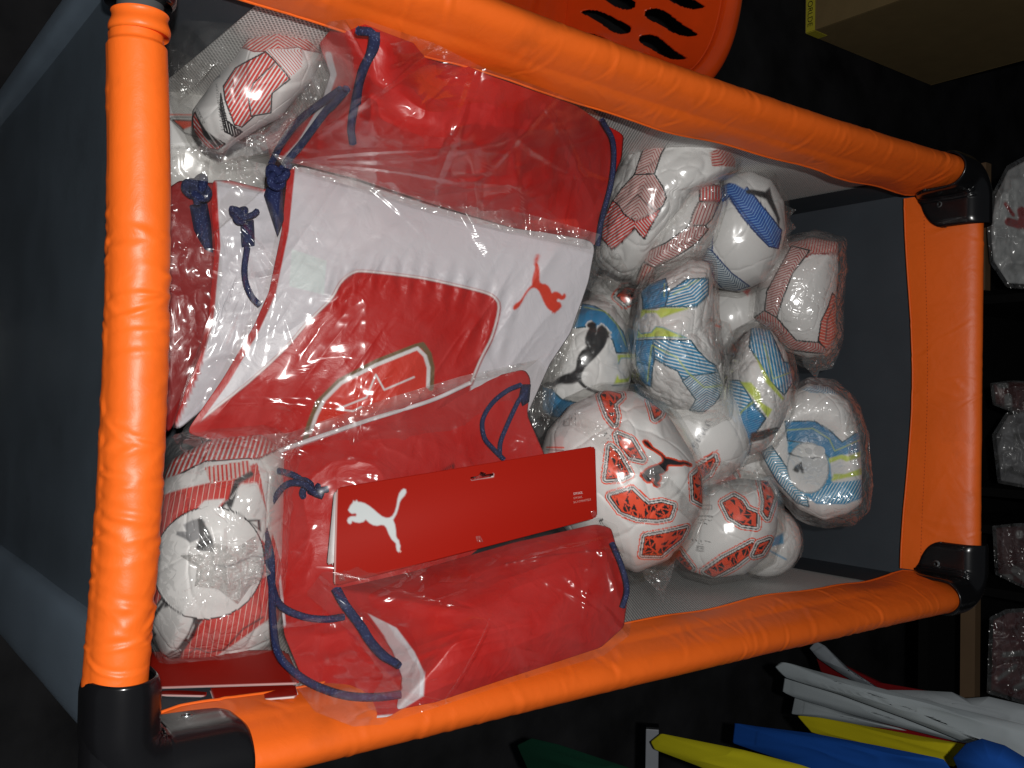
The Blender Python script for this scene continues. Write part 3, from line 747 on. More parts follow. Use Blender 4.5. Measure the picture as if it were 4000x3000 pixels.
# 1 near the top left corner, red stripes
ball('red striped bagged football at the near end, left of the long red sack', 985, 385, 330, .93, [
 ('chev', KF, [(870, 270), (960, 190), (1150, 120), (1400, 150), (1600, 200), (1800, 330), (1500, 300), (1450, 280), (1130, 330), (1000, 330)], (1250, 130), (1250, 330), 13, -.7, (.7, .6, .56), RED, .55, DRED),
 ('chev', KF, [(1130, 310), (1500, 300), (1480, 480), (1330, 600), (1200, 440), (1130, 340)], (1000, 320), (1500, 320), 12, -.8, WHT, RED, .3),
 ('chev', KF, [(1120, 335), (810, 490), (680, 670), (690, 800), (760, 1040), (830, 1070), (960, 960), (1000, 640), (1210, 430)], (800, 480), (1000, 620), 12.5, 0, RED, WHT, .35, BLK),
 ('chev', KF, [(1210, 435), (980, 640), (920, 760), (930, 960), (1130, 930), (1150, 740), (1340, 600), (1300, 540)], (1000, 640), (1160, 760), 12.5, 0, WHT, RED, .6, BLK),
 ('chev', KF, [(650, 740), (690, 1000), (830, 1120), (760, 1170), (660, 1110), (635, 900)], (650, 800), (720, 790), 9, 0, BLK, WHT, .22, BLK),
 ('chev', KF, [(370, 920), (440, 1100), (650, 1240), (560, 1310), (430, 1290), (330, 1130), (330, 980)], (380, 1200), (560, 1060), 12, 0, RED, WHT, .3, BLK),
 ('poly', KF, [(400, 960), (470, 1100), (640, 1240), (540, 1290), (430, 1150)], BLK),
 ('line', KF, [(430, 1010), (560, 1250)], WHT, 3), ('line', KF, [(450, 1050), (620, 1240)], WHT, 3),
 ('poly', KF, [(400, 700), (640, 510), (650, 570), (520, 650), (410, 740)], (.2, .21, .22)),
 ('text', KF, 'MOULD MINIMUM 5.5 PSI', (625, 640), (650, 1100), -9, (.2, .2, .2)),
 ('text', KF, 'SIZE 5', (400, 870), (470, 1030), -9, (.2, .2, .2)),
], 11, bag=[(680, 300), (720, 170), (760, 90), (900, 80), (1050, 110), (1240, 130), (1270, 300), (1230, 420), (1080, 560), (1030, 590), (850, 620), (760, 560), (700, 440)], flat=.9,
 outline=[(758, 430), (850, 315), (930, 240), (985, 165), (1110, 130), (1230, 160), (1262, 230), (1210, 330), (1130, 410), (1090, 455), (1000, 500), (920, 545), (850, 595), (790, 565), (750, 490)])
# 2 plain white one beside the near rail
ball('white football with a small orange triangle, half hidden by the near orange rail', 730, 650, 330, 1.14, [
 ('line', KF, [(90, 1020), (420, 1020)], NEON, 4), ('line', KF, [(120, 1060), (150, 1045), (420, 1045)], BLK, 3), ('line', KF, [(120, 1060), (250, 1200), (380, 1240)], BLK, 3),
 ('poly', KF, [(150, 1072), (360, 1078), (330, 1130), (240, 1165)], NEON), ('line', KF, [(150, 1072), (240, 1165)], BLK, 5), ('line', KF, [(150, 1072), (360, 1078)], BLK, 5),
], 12, bagamp=.02)
# 18 red striped one beneath
ball('deep red football with thin white lines, beneath the red striped ball', 1080, 590, 210, 1.2, [
 ('chev', K0, [(800, 350), (1400, 350), (1400, 900), (800, 900)], (1060, 400), (1060, 700), 13, .5, (.42, .02, .015), (.62, .25, .2), .2)], 13, n=90)
# 3 big one at the bottom left
ball('red and white football with a round white badge and black leaping cat', 815, 2150, 400, .955, [
 ('chev', KG, [(740, 330), (1100, 240), (1240, 160), (1300, 420), (1400, 700), (1400, 880), (1200, 1150), (700, 1150), (640, 700)], (900, 340), (1300, 380), 19, 0, RED, (.75, .42, .36), .16),
 ('chev', KG, [(790, 130), (1000, 20), (1300, -10), (1370, 60), (1250, 140), (1000, 160), (790, 280)], (850, 130), (1000, 170), 17, 0, RED, WHT, .42, BLK),
 ('chev', KG, [(1000, 190), (1200, 150), (1220, 230), (1030, 270)], (1000, 200), (1200, 180), 15, 0, PNK, RED, .45),
 ('poly', KG, [(720, 310), (760, 250), (1000, 200), (1030, 265), (850, 310), (720, 350)], WHT),
 ('poly', KG, [(1170, 270), (1240, 260), (1330, 480), (1310, 560), (1220, 470), (1130, 420), (1080, 390)], WHT),
 ('poly', KG, [(800, 880), (860, 780), (990, 860), (1030, 890), (900, 1060), (810, 1040), (760, 1000)], WHT),
 ('poly', KG, [(1330, 890), (1360, 1060), (1160, 1150), (1070, 1150), (1100, 1060), (1230, 960)], WHT),
 ('line', KG, [(860, 790), (790, 900), (740, 990)], BLK, 24), ('line', KG, [(850, 800), (770, 920)], WHT, 4), ('poly', KG, [(870, 770), (925, 810), (860, 830)], BLK),
 ('line', KG, [(1010, 870), (985, 950), (930, 1040)], BLK, 24), ('line', KG, [(1005, 880), (970, 970)], WHT, 4), ('poly', KG, [(980, 850), (1040, 875), (1000, 925)], BLK),
 ('poly', KG, [(870, 1060), (900, 1030), (960, 1010), (940, 1070), (900, 1085)], BLK), ('poly', KG, [(770, 960), (800, 930), (830, 960), (790, 1030)], BLK),
 ('line', KG, [(885, 1060), (940, 1025)], WHT, 3), ('line', KG, [(890, 1072), (935, 1045)], WHT, 3), ('line', KG, [(780, 985), (815, 955)], WHT, 3),
 ('line', KG, [(1210, 220), (1150, 260), (1120, 370)], BLK, 22), ('line', KG, [(1170, 270), (1125, 340)], WHT, 4), ('poly', KG, [(1070, 395), (1105, 345), (1140, 410)], BLK), ('poly', KG, [(1087, 393), (1105, 365), (1125, 400)], WHT),
 ('poly', KG, [(1200, 435), (1262, 432), (1270, 490)], BLK), ('poly', KG, [(1218, 444), (1250, 440), (1254, 470)], WHT),
 ('line', KG, [(980, 1040), (1010, 1020), (1060, 1040), (1130, 1030), (1210, 930), (1300, 880)], BLK, 5),
 ('disc', KG, (1045, 630), (192, 196), WHT, BLK),
 ('poly', KG, [(985, 380), (1010, 350), (1100, 340), (1040, 430)], WHT),
 ('poly', KG, [(925, 460), (960, 440), (1000, 430), (1020, 450), (1005, 520), (960, 540), (930, 520), (895, 505), (900, 490), (940, 490)], (.28, .28, .29)),
 ('poly', KG, [(985, 435), (1000, 428), (1015, 455), (1045, 500), (1065, 560), (1060, 582), (1020, 578), (990, 572), (985, 560), (1000, 520)], BLK),
 ('line', KG, [(1070, 640), (1130, 645), (1190, 620), (1240, 600), (1275, 605)], (.35, .35, .36), 7),
], 14, outline=[(560, 2150), (600, 1950), (660, 1800), (800, 1715), (1000, 1690), (1090, 1760), (1100, 1950), (1120, 2250), (1100, 2480), (1000, 2570), (850, 2590), (680, 2560), (590, 2400)],
 bag=[(560, 2150), (600, 1930), (660, 1740), (800, 1690), (1000, 1680), (1150, 1740), (1120, 1950), (1130, 2250), (1150, 2520), (1060, 2600), (940, 2620), (820, 2590), (680, 2580), (590, 2400)], bagamp=.05, filmm=FILMC, pucker=(860, 2220))
# 4 red chevrons, upper middle
rb = ((.66, .50, .47), (.40, .05, .05))
ball('white football with a broad red chevron band, touching the long red sack', 2600, 745, 262, 1.32, [
 ('chev', KC, [(700, 60), (860, 70), (735, 190), (560, 185), (610, 120)], (720, 60), (640, 200), 12, 1.0, *rb, .4, DRED),
 ('chev', KC, [(560, 180), (735, 190), (665, 310), (610, 490), (435, 490), (480, 340), (510, 250)], (645, 180), (520, 500), 13, -1.0, *rb, .28, BLK),
 ('chev', KC, [(435, 490), (610, 485), (690, 600), (720, 690), (690, 760), (600, 830), (460, 890), (280, 880), (240, 720), (330, 600)], (535, 480), (450, 900), 13.5, -1.0, *rb, .28, BLK),
 ('chev', KC, [(240, 715), (310, 760), (350, 830), (450, 890), (530, 860), (640, 800), (690, 760), (600, 920), (540, 1045), (500, 1010), (455, 950), (340, 1080), (250, 1150), (145, 1060), (140, 900), (190, 820)], (480, 700), (440, 1000), 13.5, -.9, (.70, .07, .06), WHT, .33, BLK),
 ('line', KC, [(150, 945), (240, 930), (330, 800), (470, 660), (530, 720), (640, 810)], BLK, 4),
 ('chev', KC, [(900, 90), (1180, 100), (1320, 200), (1330, 420), (1100, 420), (1080, 300), (1240, 230)], (1000, 60), (1200, 400), 11, .4, (.60, .42, .38), (.50, .08, .07), .45),
], 21, outline=[(2330, 1010), (2345, 890), (2390, 720), (2450, 600), (2530, 520), (2650, 495), (2760, 510), (2850, 560), (2862, 650), (2790, 720), (2740, 740), (2680, 840), (2600, 960), (2500, 1080), (2430, 1090), (2360, 1050)],
 bag=[(2330, 1010), (2345, 850), (2380, 700), (2440, 590), (2530, 500), (2650, 485), (2760, 500), (2862, 545), (2870, 680), (2760, 730), (2700, 850), (2600, 980), (2500, 1130), (2400, 1120), (2360, 1050)], creases=.06)
# 5 red chevrons, behind and lower
ball('white football with a narrow curved red chevron band, beside the royal blue one', 2655, 935, 225, 1.33, [
 ('chev', KC, [(1000, 600), (1220, 600), (1210, 700), (1180, 760), (1000, 750), (1005, 690)], (1100, 580), (1150, 580), 12, 0, (.70, .06, .05), WHT, .35, BLK),
 ('chev', KC, [(1000, 750), (1180, 750), (1120, 900), (1060, 960), (920, 960), (950, 850)], (1000, 700), (1060, 720), 12, .0, *rb, .35, BLK),
 ('chev', KC, [(920, 960), (1060, 960), (1090, 990), (1000, 1100), (860, 1200), (760, 1260), (630, 1330), (530, 1290), (540, 1190), (720, 1110), (830, 1030), (900, 980)], (1100, 1000), (560, 1270), 12.5, .8, *rb, .38, BLK),
 ('chev', KC, [(520, 1280), (640, 1330), (610, 1480), (560, 1500), (440, 1500)], (520, 1280), (640, 1290), 12, .3, (.66, .45, .40), (.5, .07, .06), .35, BLK),
], 22, outline=[(2470, 1090), (2500, 1000), (2560, 850), (2620, 750), (2700, 700), (2800, 710), (2815, 800), (2780, 930), (2740, 1020), (2700, 1080), (2620, 1110), (2500, 1120), (2470, 1110)],
 bag=[(2440, 1110), (2490, 1000), (2540, 860), (2620, 740), (2700, 680), (2810, 690), (2825, 800), (2790, 930), (2740, 1020), (2700, 1080), (2620, 1130), (2500, 1140), (2450, 1130)], filmm=FILMC, bagamp=.055, creases=.05)
# 6 blue
bb_ = ((.58, .66, .70), (.02, .07, .18))
ball('white football with royal blue bands and a dark cat mark, against the side net', 2875, 925, 210, 1.40, [
 ('chev', KC, [(1230, 600), (1350, 560), (1440, 620), (1640, 860), (1760, 1000), (1740, 1160), (1650, 1140), (1500, 990), (1400, 870), (1290, 700), (1150, 840), (1180, 720)], (1300, 600), (1680, 1100), 11, .5, (.02, .10, .42), (.2, .4, .72), .28, (.01, .04, .15)),
 ('line', KC, [(1300, 690), (1450, 890), (1640, 1110)], (.01, .03, .15), 4), ('line', KC, [(1270, 700), (1430, 900), (1600, 1090)], (.01, .03, .15), 3),
 ('chev', KC, [(1170, 820), (1290, 690), (1230, 640), (1130, 760), (1100, 850)], (1150, 700), (1250, 780), 10, 0, (.03, .12, .42), (.6, .7, .8), .35),
 ('chev', KC, [(1110, 850), (1160, 850), (1160, 1180), (1000, 1260), (955, 1250), (1050, 1040), (1090, 980)], (1130, 850), (1060, 1250), 11, .8, *bb_, .32, (.02, .06, .2)),
 ('chev', KC, [(1160, 1180), (1330, 1370), (1500, 1500), (1300, 1570), (1190, 1450), (1130, 1270), (960, 1250), (1110, 1150)], (1130, 1150), (1400, 1530), 11, .9, *bb_, .32, (.02, .06, .2)),
 ('poly', KC, [(1230, 560), (1400, 480), (1480, 560), (1420, 640), (1340, 590)], WHT),
 ('poly', KC, [(1480, 640), (1600, 660), (1640, 620), (1660, 700), (1740, 900), (1730, 980), (1700, 880), (1610, 730), (1500, 690), (1440, 680), (1430, 650)], BLK),
], 23, outline=[(2700, 1010), (2720, 890), (2770, 760), (2830, 690), (2920, 675), (3000, 710), (3050, 790), (3062, 900), (3040, 1010), (2985, 1100), (2900, 1140), (2820, 1130), (2740, 1090)],
 bag=[(2690, 1010), (2710, 890), (2760, 760), (2830, 675), (2940, 662), (3010, 700), (3060, 790), (3070, 900), (3060, 1010), (3000, 1110), (2900, 1150), (2820, 1140), (2740, 1100)], bagamp=.02)
# 14 white one between
ball('plain white football peeping out below the royal blue one', 2865, 1235, 150, 1.50, [
 ('poly', K6, [(1030, 345), (1100, 350), (1080, 390)], RED), ('poly', K6, [(900, 555), (935, 560), (930, 575)], NEON)], 24, n=80)
# 7 far red
ball('white football ringed by thin red bands, furthest right by the far navy wall', 3110, 1165, 225, 1.44, [
 ('chev', K6, [(1290, 30), (1600, 60), (1600, 150), (1450, 150), (1370, 200), (1340, 120)], (1350, 60), (1500, 170), 11, .5, (.60, .42, .38), (.55, .06, .05), .4, DRED),
 ('chev', K6, [(1340, 100), (1440, 130), (1350, 260), (1300, 400), (1270, 510), (1200, 480), (1210, 360), (1260, 260)], (1390, 120), (1235, 500), 12, -.9, *rb, .35, BLK),
 ('chev', K6, [(1130, 520), (1200, 470), (1270, 510), (1380, 640), (1500, 650), (1560, 700), (1540, 720), (1350, 700), (1280, 640), (1200, 560)], (1130, 500), (1560, 720), 11, .6, (.62, .44, .40), (.55, .05, .05), .4, BLK),
 ('chev', K6, [(1570, 370), (1600, 400), (1600, 680), (1550, 700), (1500, 640), (1510, 530), (1550, 440)], (1540, 400), (1560, 700), 12, .4, (.74, .08, .04), (.85, .5, .4), .25, BLK),
 ('line', K6, [(1590, 420), (1545, 520), (1540, 640)], BLK, 4),
], 25, outline=[(2945, 1240), (2960, 1130), (3010, 1010), (3070, 950), (3170, 930), (3260, 950), (3262, 1050), (3258, 1200), (3262, 1300), (3240, 1380), (3160, 1400), (3070, 1370), (3000, 1300)],
 bag=[(2930, 1240), (2945, 1120), (3000, 1000), (3070, 935), (3170, 915), (3280, 945), (3285, 1050), (3280, 1200), (3282, 1320), (3240, 1420), (3160, 1430), (3070, 1390), (2990, 1310)], flat=.85, filmm=FILMC, bagamp=.055)
# 8 cyan with cat
cy = ((.015, .20, .46), (.10, .38, .58)); cw = ((.62, .70, .74), (.02, .22, .42))
ball('white football with a large black cat inside a cyan ring, beside the white sack corner', 2275, 1410, 255, 1.26, [
 ('chev', KD, [(620, 310), (750, 340), (900, 440), (1050, 620), (1120, 830), (970, 830), (930, 700), (850, 620), (700, 560), (530, 580), (560, 500)], (600, 400), (1000, 800), 8, 0, *cy, .25, (.02, .1, .15)),
 ('line', KD, [(640, 350), (850, 400), (980, 540), (1080, 760)], LIM, 3),
 ('chev', KD, [(200, 1180), (290, 1180), (400, 1300), (560, 1340), (500, 1500), (200, 1500)], (200, 1200), (400, 1400), 8, 0, *cy, .25, (.02, .1, .15)),
 ('poly', KD, [(980, 850), (1150, 840), (1150, 930), (1120, 880), (1020, 880), (990, 940)], LIM), ('poly', KD, [(980, 1055), (1000, 1100), (1090, 1095), (1120, 1070), (1110, 1130), (945, 1150)], LIM),
 ('line', KD, [(970, 830), (1150, 828)], BLK, 3), ('line', KD, [(990, 940), (1020, 882), (1125, 884), (1140, 930)], CYA, 2.5), ('line', KD, [(930, 1165), (1160, 1150)], BLK, 3),
 ('cat', KD, [(820, 540), (860, 1340), (215, 1155)], BLK, WHT),
 ('poly', KD, [(700, 540), (720, 505), (760, 530), (770, 620), (700, 720), (690, 620)], BLK),
], 31, outline=[(2110, 1600), (2120, 1450), (2160, 1300), (2220, 1210), (2300, 1170), (2390, 1190), (2445, 1270), (2465, 1400), (2460, 1500), (2440, 1560), (2350, 1640), (2200, 1680)],
 bag=[(2110, 1600), (2110, 1450), (2150, 1280), (2220, 1190), (2310, 1150), (2410, 1180), (2460, 1270), (2480, 1400), (2475, 1500), (2450, 1560), (2350, 1650), (2200, 1690)], creases=.04)
# 9 cyan big fold
ball('big white and cyan football with lime flashes, folded in the middle of the pen', 2640, 1330, 262, 1.22, [
 ('chev', KD, [(1240, 120), (1520, 40), (1550, 160), (1550, 350), (1290, 370), (1285, 270)], (1300, 130), (1330, 260), 8, 0, *cy, .25, (.02, .1, .15)),
 ('chev', KD, [(1560, 190), (1740, 60), (1960, 50), (1960, 220), (1830, 350), (1520, 350)], (1700, 60), (1740, 130), 11, .25, (.03, .28, .52), (.75, .82, .86), .42, (.02, .1, .15)),
 ('line', KD, [(1510, 100), (1510, 240)], LIM, 3), ('line', KD, [(1600, 220), (1780, 110), (1860, 70)], LIM, 3),
 ('poly', KD, [(1270, 370), (1440, 385), (1480, 360), (1770, 365), (1600, 420), (1480, 465), (1430, 410), (1320, 410), (1265, 465)], LIM),
 ('poly', KD, [(1225, 670), (1240, 570), (1270, 620), (1380, 610), (1430, 550), (1500, 560), (1740, 665), (1460, 655)], LIM),
 ('line', KD, [(1225, 670), (1240, 570), (1270, 620), (1380, 610), (1430, 550), (1500, 560), (1740, 665), (1460, 655)], CYA, 2.5, True),
 ('chev', KD, [(1215, 690), (1420, 680), (1420, 880), (1400, 960), (1380, 1180), (1260, 1130), (1220, 950), (1210, 800)], (1215, 690), (1260, 900), 8, 0, *cy, .25, (.02, .1, .15)),
 ('chev', KD, [(1400, 680), (1780, 690), (1850, 790), (1960, 900), (2040, 950), (2080, 1050), (1890, 1080), (1780, 1080), (1700, 1090), (1650, 1000), (1560, 960), (1420, 880)], (1600, 700), (1540, 850), 12, .15, (.03, .28, .52), (.72, .80, .84), .40, (.02, .1, .15)),
 ('chev', KD, [(1780, 1050), (2070, 1020), (2120, 1150), (2110, 1240), (2060, 1310), (2000, 1440), (1780, 1430), (1840, 1300), (1760, 1190), (1700, 1100)], (1930, 1000), (1960, 1400), 10, -.7, *cw, .38, (.02, .1, .15)),
 ('line', KD, [(1340, 1120), (1390, 740), (1640, 860), (1760, 1020), (1920, 1170), (2110, 1160)], LIM, 4),
], 32, outline=[(2470, 1420), (2480, 1280), (2500, 1150), (2540, 1110), (2610, 1060), (2690, 1020), (2770, 1040), (2782, 1150), (2788, 1290), (2815, 1430), (2820, 1560), (2740, 1620), (2640, 1600), (2540, 1540)],
 bag=[(2455, 1420), (2465, 1280), (2490, 1140), (2540, 1080), (2600, 1030), (2700, 1000), (2780, 1030), (2795, 1150), (2800, 1290), (2835, 1430), (2845, 1620), (2760, 1660), (2640, 1620), (2530, 1560)], filmm=FILMC, bagamp=.055, creases=.07, dents=((2700, 1200, 90, .10),))
# 10 cyan middle right
ball('white and cyan football with a lime zigzag, left of the hollow cyan-ringed ball', 2960, 1535, 248, 1.28, [
 ('chev', K6, [(1100, 700), (1110, 570), (1200, 560), (1250, 680), (1290, 780), (1345, 790), (1340, 900), (1290, 970), (1210, 890), (1150, 780)], (1120, 650), (1180, 640), 11, 0, (.03, .28, .52), (.65, .76, .82), .38, (.02, .1, .15)),
 ('chev', K6, [(970, 880), (1050, 890), (1110, 990), (1190, 1100), (1150, 1160), (1030, 1080), (970, 1010)], (1000, 880), (980, 960), 12, 0, (.03, .28, .52), (.75, .82, .86), .42, (.02, .1, .15)),
 ('chev', K6, [(1040, 1080), (1110, 1010), (1190, 1100), (1120, 1200), (1100, 1300), (1060, 1340), (980, 1320), (970, 1200)], (1000, 1100), (1040, 1200), 8, 0, *cy, .25, (.02, .1, .15)),
 ('line', K6, [(1010, 1300), (1010, 1180), (1060, 1060), (1120, 1010)], LIM, 4), ('line', K6, [(1180, 680), (1230, 880), (1330, 840)], LIM, 3),
 ('poly', K6, [(1130, 740), (1180, 830), (1215, 890), (1290, 990), (1280, 1000), (1190, 900)], LIM), ('poly', K6, [(1050, 895), (1110, 900), (1160, 960), (1165, 1010), (1225, 1050), (1200, 1095), (1150, 1020)], LIM),
 ('poly', K6, [(1110, 1180), (1250, 1150), (1280, 1170), (1180, 1220), (1100, 1240)], BLK),
], 33, outline=[(2840, 1700), (2835, 1560), (2850, 1450), (2890, 1330), (2940, 1280), (3010, 1290), (3065, 1370), (3092, 1470), (3080, 1580), (3040, 1680), (2980, 1760), (2900, 1790), (2850, 1770)],
 bag=[(2825, 1700), (2815, 1560), (2840, 1430), (2880, 1300), (2950, 1262), (3030, 1280), (3085, 1370), (3105, 1480), (3095, 1590), (3060, 1690), (2990, 1780), (2900, 1810), (2835, 1785)], filmm=FILMC, bagamp=.055, creases=.05)
# 11 hollow cyan ring
ball('half-deflated football dished like a bowl, small cat badge inside a cyan ring', 3150, 1760, 255, 1.34, [
 ('chev', K6, [(1410, 940), (1520, 900), (1640, 980), (1460, 965)], (1420, 900), (1600, 980), 9, .5, *cw, .38),
 ('chev', K6, [(1180, 1310), (1240, 1270), (1290, 1340), (1340, 1430), (1420, 1500), (1440, 1620), (1370, 1600), (1260, 1470)], (1200, 1280), (1420, 1620), 11, -.6, (.1, .36, .55), (.72, .80, .84), .42, (.02, .1, .15)),
 ('poly', K6, [(1330, 1150), (1480, 1140), (1580, 1190), (1620, 1260), (1740, 1200), (1745, 1560), (1640, 1600), (1480, 1600), (1400, 1530), (1330, 1300)], CYA),
 ('chev', K6, [(1320, 1130), (1480, 1130), (1560, 1180), (1630, 1250), (1730, 1180), (1740, 1320), (1560, 1340), (1480, 1260), (1330, 1240)], (1350, 1130), (1420, 1230), 8, 0, *cy, .25, (.02, .1, .15)),
 ('chev', K6, [(1570, 1480), (1740, 1440), (1740, 1550), (1640, 1600), (1470, 1590), (1440, 1530)], (1500, 1500), (1600, 1560), 10, 0, (.03, .28, .52), (.6, .74, .8), .35),
 ('line', K6, [(1330, 1180), (1470, 1170), (1560, 1230), (1590, 1300), (1740, 1230)], LIM, 3),
 ('poly', K6, [(1560, 1340), (1740, 1300), (1740, 1460), (1570, 1480)], WHT),
 ('poly', K6, [(1555, 1345), (1625, 1320), (1660, 1330), (1740, 1300), (1740, 1330), (1650, 1360), (1620, 1345), (1560, 1370)], LIM), ('poly', K6, [(1565, 1470), (1580, 1430), (1640, 1430), (1740, 1395), (1740, 1435), (1650, 1450)], LIM),
 ('disc', K6, (1440, 1395), (75, 95), WHT, (.3, .35, .38)),
 ('cat', K6, [(1380, 1425), (1335, 1310), (1508, 1338)], BLK),
], 34, outline=[(2960, 1720), (2990, 1620), (3050, 1560), (3160, 1500), (3240, 1510), (3310, 1570), (3350, 1700), (3352, 1850), (3350, 1960), (3300, 2000), (3210, 2030), (3120, 1990), (3030, 1900), (2970, 1820)],
 bag=[(2950, 1720), (2980, 1610), (3050, 1550), (3160, 1485), (3260, 1500), (3330, 1570), (3370, 1700), (3375, 1850), (3365, 1980), (3310, 2030), (3210, 2045), (3110, 2010), (3020, 1910), (2960, 1820)],
 filmm=FILMC, bagamp=.055, dents=((3180, 1780, 120, .75),), flat=.8)
# 15 white with letters behind
ball('white football with faint grey lettering, wedged between orange-patched and lime-zigzag balls', 2720, 1690, 210, 1.26, [
 ('text', K6, 'ESPRE', (760, 1330), (875, 1130), 24, (.32, .32, .33)),
 ('shard', K6, [(770, 1400), (880, 1330), (885, 1350), (850, 1420), (790, 1470), (740, 1470)], 3),
 ('line', K6, [(730, 1390), (900, 1290)], NEON, 3),
], 35, n=110)
# 12 big orange patched ball
ball('large white football with neon orange shard patches and a black cat, beside red card', 2425, 1850, 340, 1.13, [
 ('shard', KE, [(765, 95), (885, 140), (890, 170), (830, 235), (850, 330), (840, 395), (790, 330), (760, 250), (730, 150)], 1),
 ('shard', KE, [(1115, 195), (1170, 240), (1205, 280), (1190, 310), (1145, 345), (1135, 290)], 2),
 ('shard', KE, [(860, 480), (960, 520), (1040, 660), (950, 640), (880, 560)], 6),
 ('shard', KE, [(805, 570), (860, 620), (940, 770), (880, 795), (775, 805), (790, 700)], 3),
 ('shard', KE, [(805, 935), (960, 890), (1075, 1000), (1180, 985), (1265, 1010), (1240, 1090), (1150, 1105), (1000, 1090), (880, 1040)], 4),
 ('shard', KE, [(1060, 1240), (1380, 1190), (1340, 1270), (1250, 1330), (1180, 1390), (1040, 1380)], 5),
 ('shard', KE, [(1430, 790), (1500, 740), (1520, 1000), (1440, 960)], 8),
 ('cat', KE, [(1075, 830), (1060, 520), (1425, 705)], BLK, NEON),
 ('text', KE, 'POUNDELLE', (1265, 715), (1195, 765), 6, WHT),
 ('text', KE, 'FORCE', (740, 1095), (890, 1400), -17, BLK),
 ('text', KE, 'MADE IN PAKISTAN', (535, 265), (550, 415), -5, (.2, .2, .2)), ('text', KE, 'SIZE 5', (508, 320), (512, 375), -5, (.2, .2, .2)),
 ('line', KE, [(440, 345), (490, 340), (488, 395), (442, 398)], (.2, .2, .2), 2.5, True), ('text', KE, 'IMS', (450, 350), (455, 392), -10, (.2, .2, .2)),
 ('line', KE, [(300, 560), (450, 570)], NEON, 4), ('line', KE, [(300, 580), (450, 592)], BLK, 2.5),
 ('text', KE, 'EASY CLEAN', (760, 490), (860, 400), 7, (.15, .15, .15)), ('text', KE, 'TRAINING BALL', (790, 520), (870, 430), 7, (.15, .15, .15)),
 ('line', KE, [(300, 560), (450, 570)], NEON, 3),
], 41, outline=[(2105, 1800), (2140, 1680), (2230, 1580), (2360, 1525), (2480, 1530), (2600, 1610), (2680, 1740), (2735, 1860), (2735, 1980), (2680, 2090), (2600, 2180), (2480, 2230), (2380, 2190), (2270, 2130), (2150, 2000)],
 bag=[(2100, 1800), (2130, 1670), (2220, 1565), (2360, 1510), (2490, 1515), (2620, 1600), (2700, 1730), (2745, 1860), (2745, 1980), (2700, 2090), (2610, 2200), (2480, 2245), (2370, 2205), (2270, 2140), (2140, 2000)], bagamp=.028, creases=.012, dents=((2440, 1770, 45, .07), (2700, 2040, 60, .08), (2520, 1700, 30, .05), (2600, 1830, 34, .06), (2670, 1960, 34, .06)), filmm=FILMS)
# 13 small orange patched
ball('smaller white football with neon orange shards and a bar code, by the right net', 2845, 2060, 205, 1.33, [
 ('shard', KB, [(950, 1010), (1010, 975), (1050, 1000), (1080, 1050), (1130, 1070), (1125, 1140), (1050, 1130), (985, 1090)], 1),
 ('shard', KB, [(1165, 880), (1210, 870), (1240, 960), (1190, 1090), (1170, 1060), (1180, 1000)], 2),
 ('shard', KB, [(830, 1400), (940, 1320), (1100, 1235), (1090, 1290), (1000, 1360), (880, 1430)], 3),
 ('shard', KB, [(640, 1330), (690, 1280), (760, 1380), (740, 1400), (680, 1370)], 4),
 ('shard', KB, [(1110, 1300), (1140, 1240), (1200, 1220), (1150, 1290)], 5),
 ('chev', KB, [(800, 1075), (895, 1080), (893, 1092), (800, 1088)], (800, 1080), (900, 1080), 3.2, 0, WHT, BLK, .5),
 ('text', KB, 'MADE IN PAKISTAN', (765, 1222), (875, 1232), 5, (.15, .15, .15)), ('text', KB, 'SIZE 5', (805, 1240), (840, 1245), 5, (.15, .15, .15)),
 ('line', KB, [(795, 1252), (830, 1254), (828, 1280), (793, 1278)], BLK, 2.2, True), ('text', KB, 'IMS', (798, 1272), (826, 1274), 9, BLK),
 ('text', KB, 'COD 7314985', (805, 1105), (885, 1112), 5, (.15, .15, .15)), ('text', KB, 'SPARKLE BALL SIZE 5', (800, 1125), (885, 1132), 5, (.15, .15, .15)),
 ('line', KB, [(810, 1020), (885, 1022), (885, 1045), (812, 1043)], (.2, .2, .2), 2, True),
], 42, outline=[(2640, 2180), (2650, 2060), (2690, 1960), (2780, 1890), (2900, 1870), (3000, 1880), (3035, 1960), (3030, 2070), (2990, 2170), (2900, 2240), (2780, 2255), (2690, 2230)], 
 bag=[(2630, 2180), (2640, 2060), (2690, 1940), (2780, 1860), (2900, 1850), (3010, 1870), (3050, 1960), (3050, 2070), (3010, 2190), (2900, 2250), (2780, 2270), (2690, 2245)], bagamp=.03)
# 16 cyan/white lowest
ball('white and pale cyan football, lowest in the right corner beneath the small orange one', 2985, 2110, 140, 1.42, [
 ('poly', KB, [(1200, 1230), (1290, 1180), (1290, 1240), (1220, 1260)], CYA), ('line', KB, [(1210, 1280), (1300, 1330)], CYA, 5)], 43, n=80, filmm=FILMC, bagamp=.055)
# hidden supporting layer that shows in gaps only
ball('white football with orange specks in the dark gap behind the big-cat football', 2450, 1180, 150, 1.50, [
 ('shard', KD, [(1000, 220), (1080, 130), (1250, 130), (1200, 230), (1080, 290)], 4)], 44, n=80)
ball('football deep under the zigzag one, only a pale sliver showing', 2880, 1790, 200, 1.42, [
 ('shard', K6, [(920, 1450), (1000, 1420), (1030, 1500), (960, 1560)], 2)], 45, n=80, filmm=FILMC, bagamp=.055)

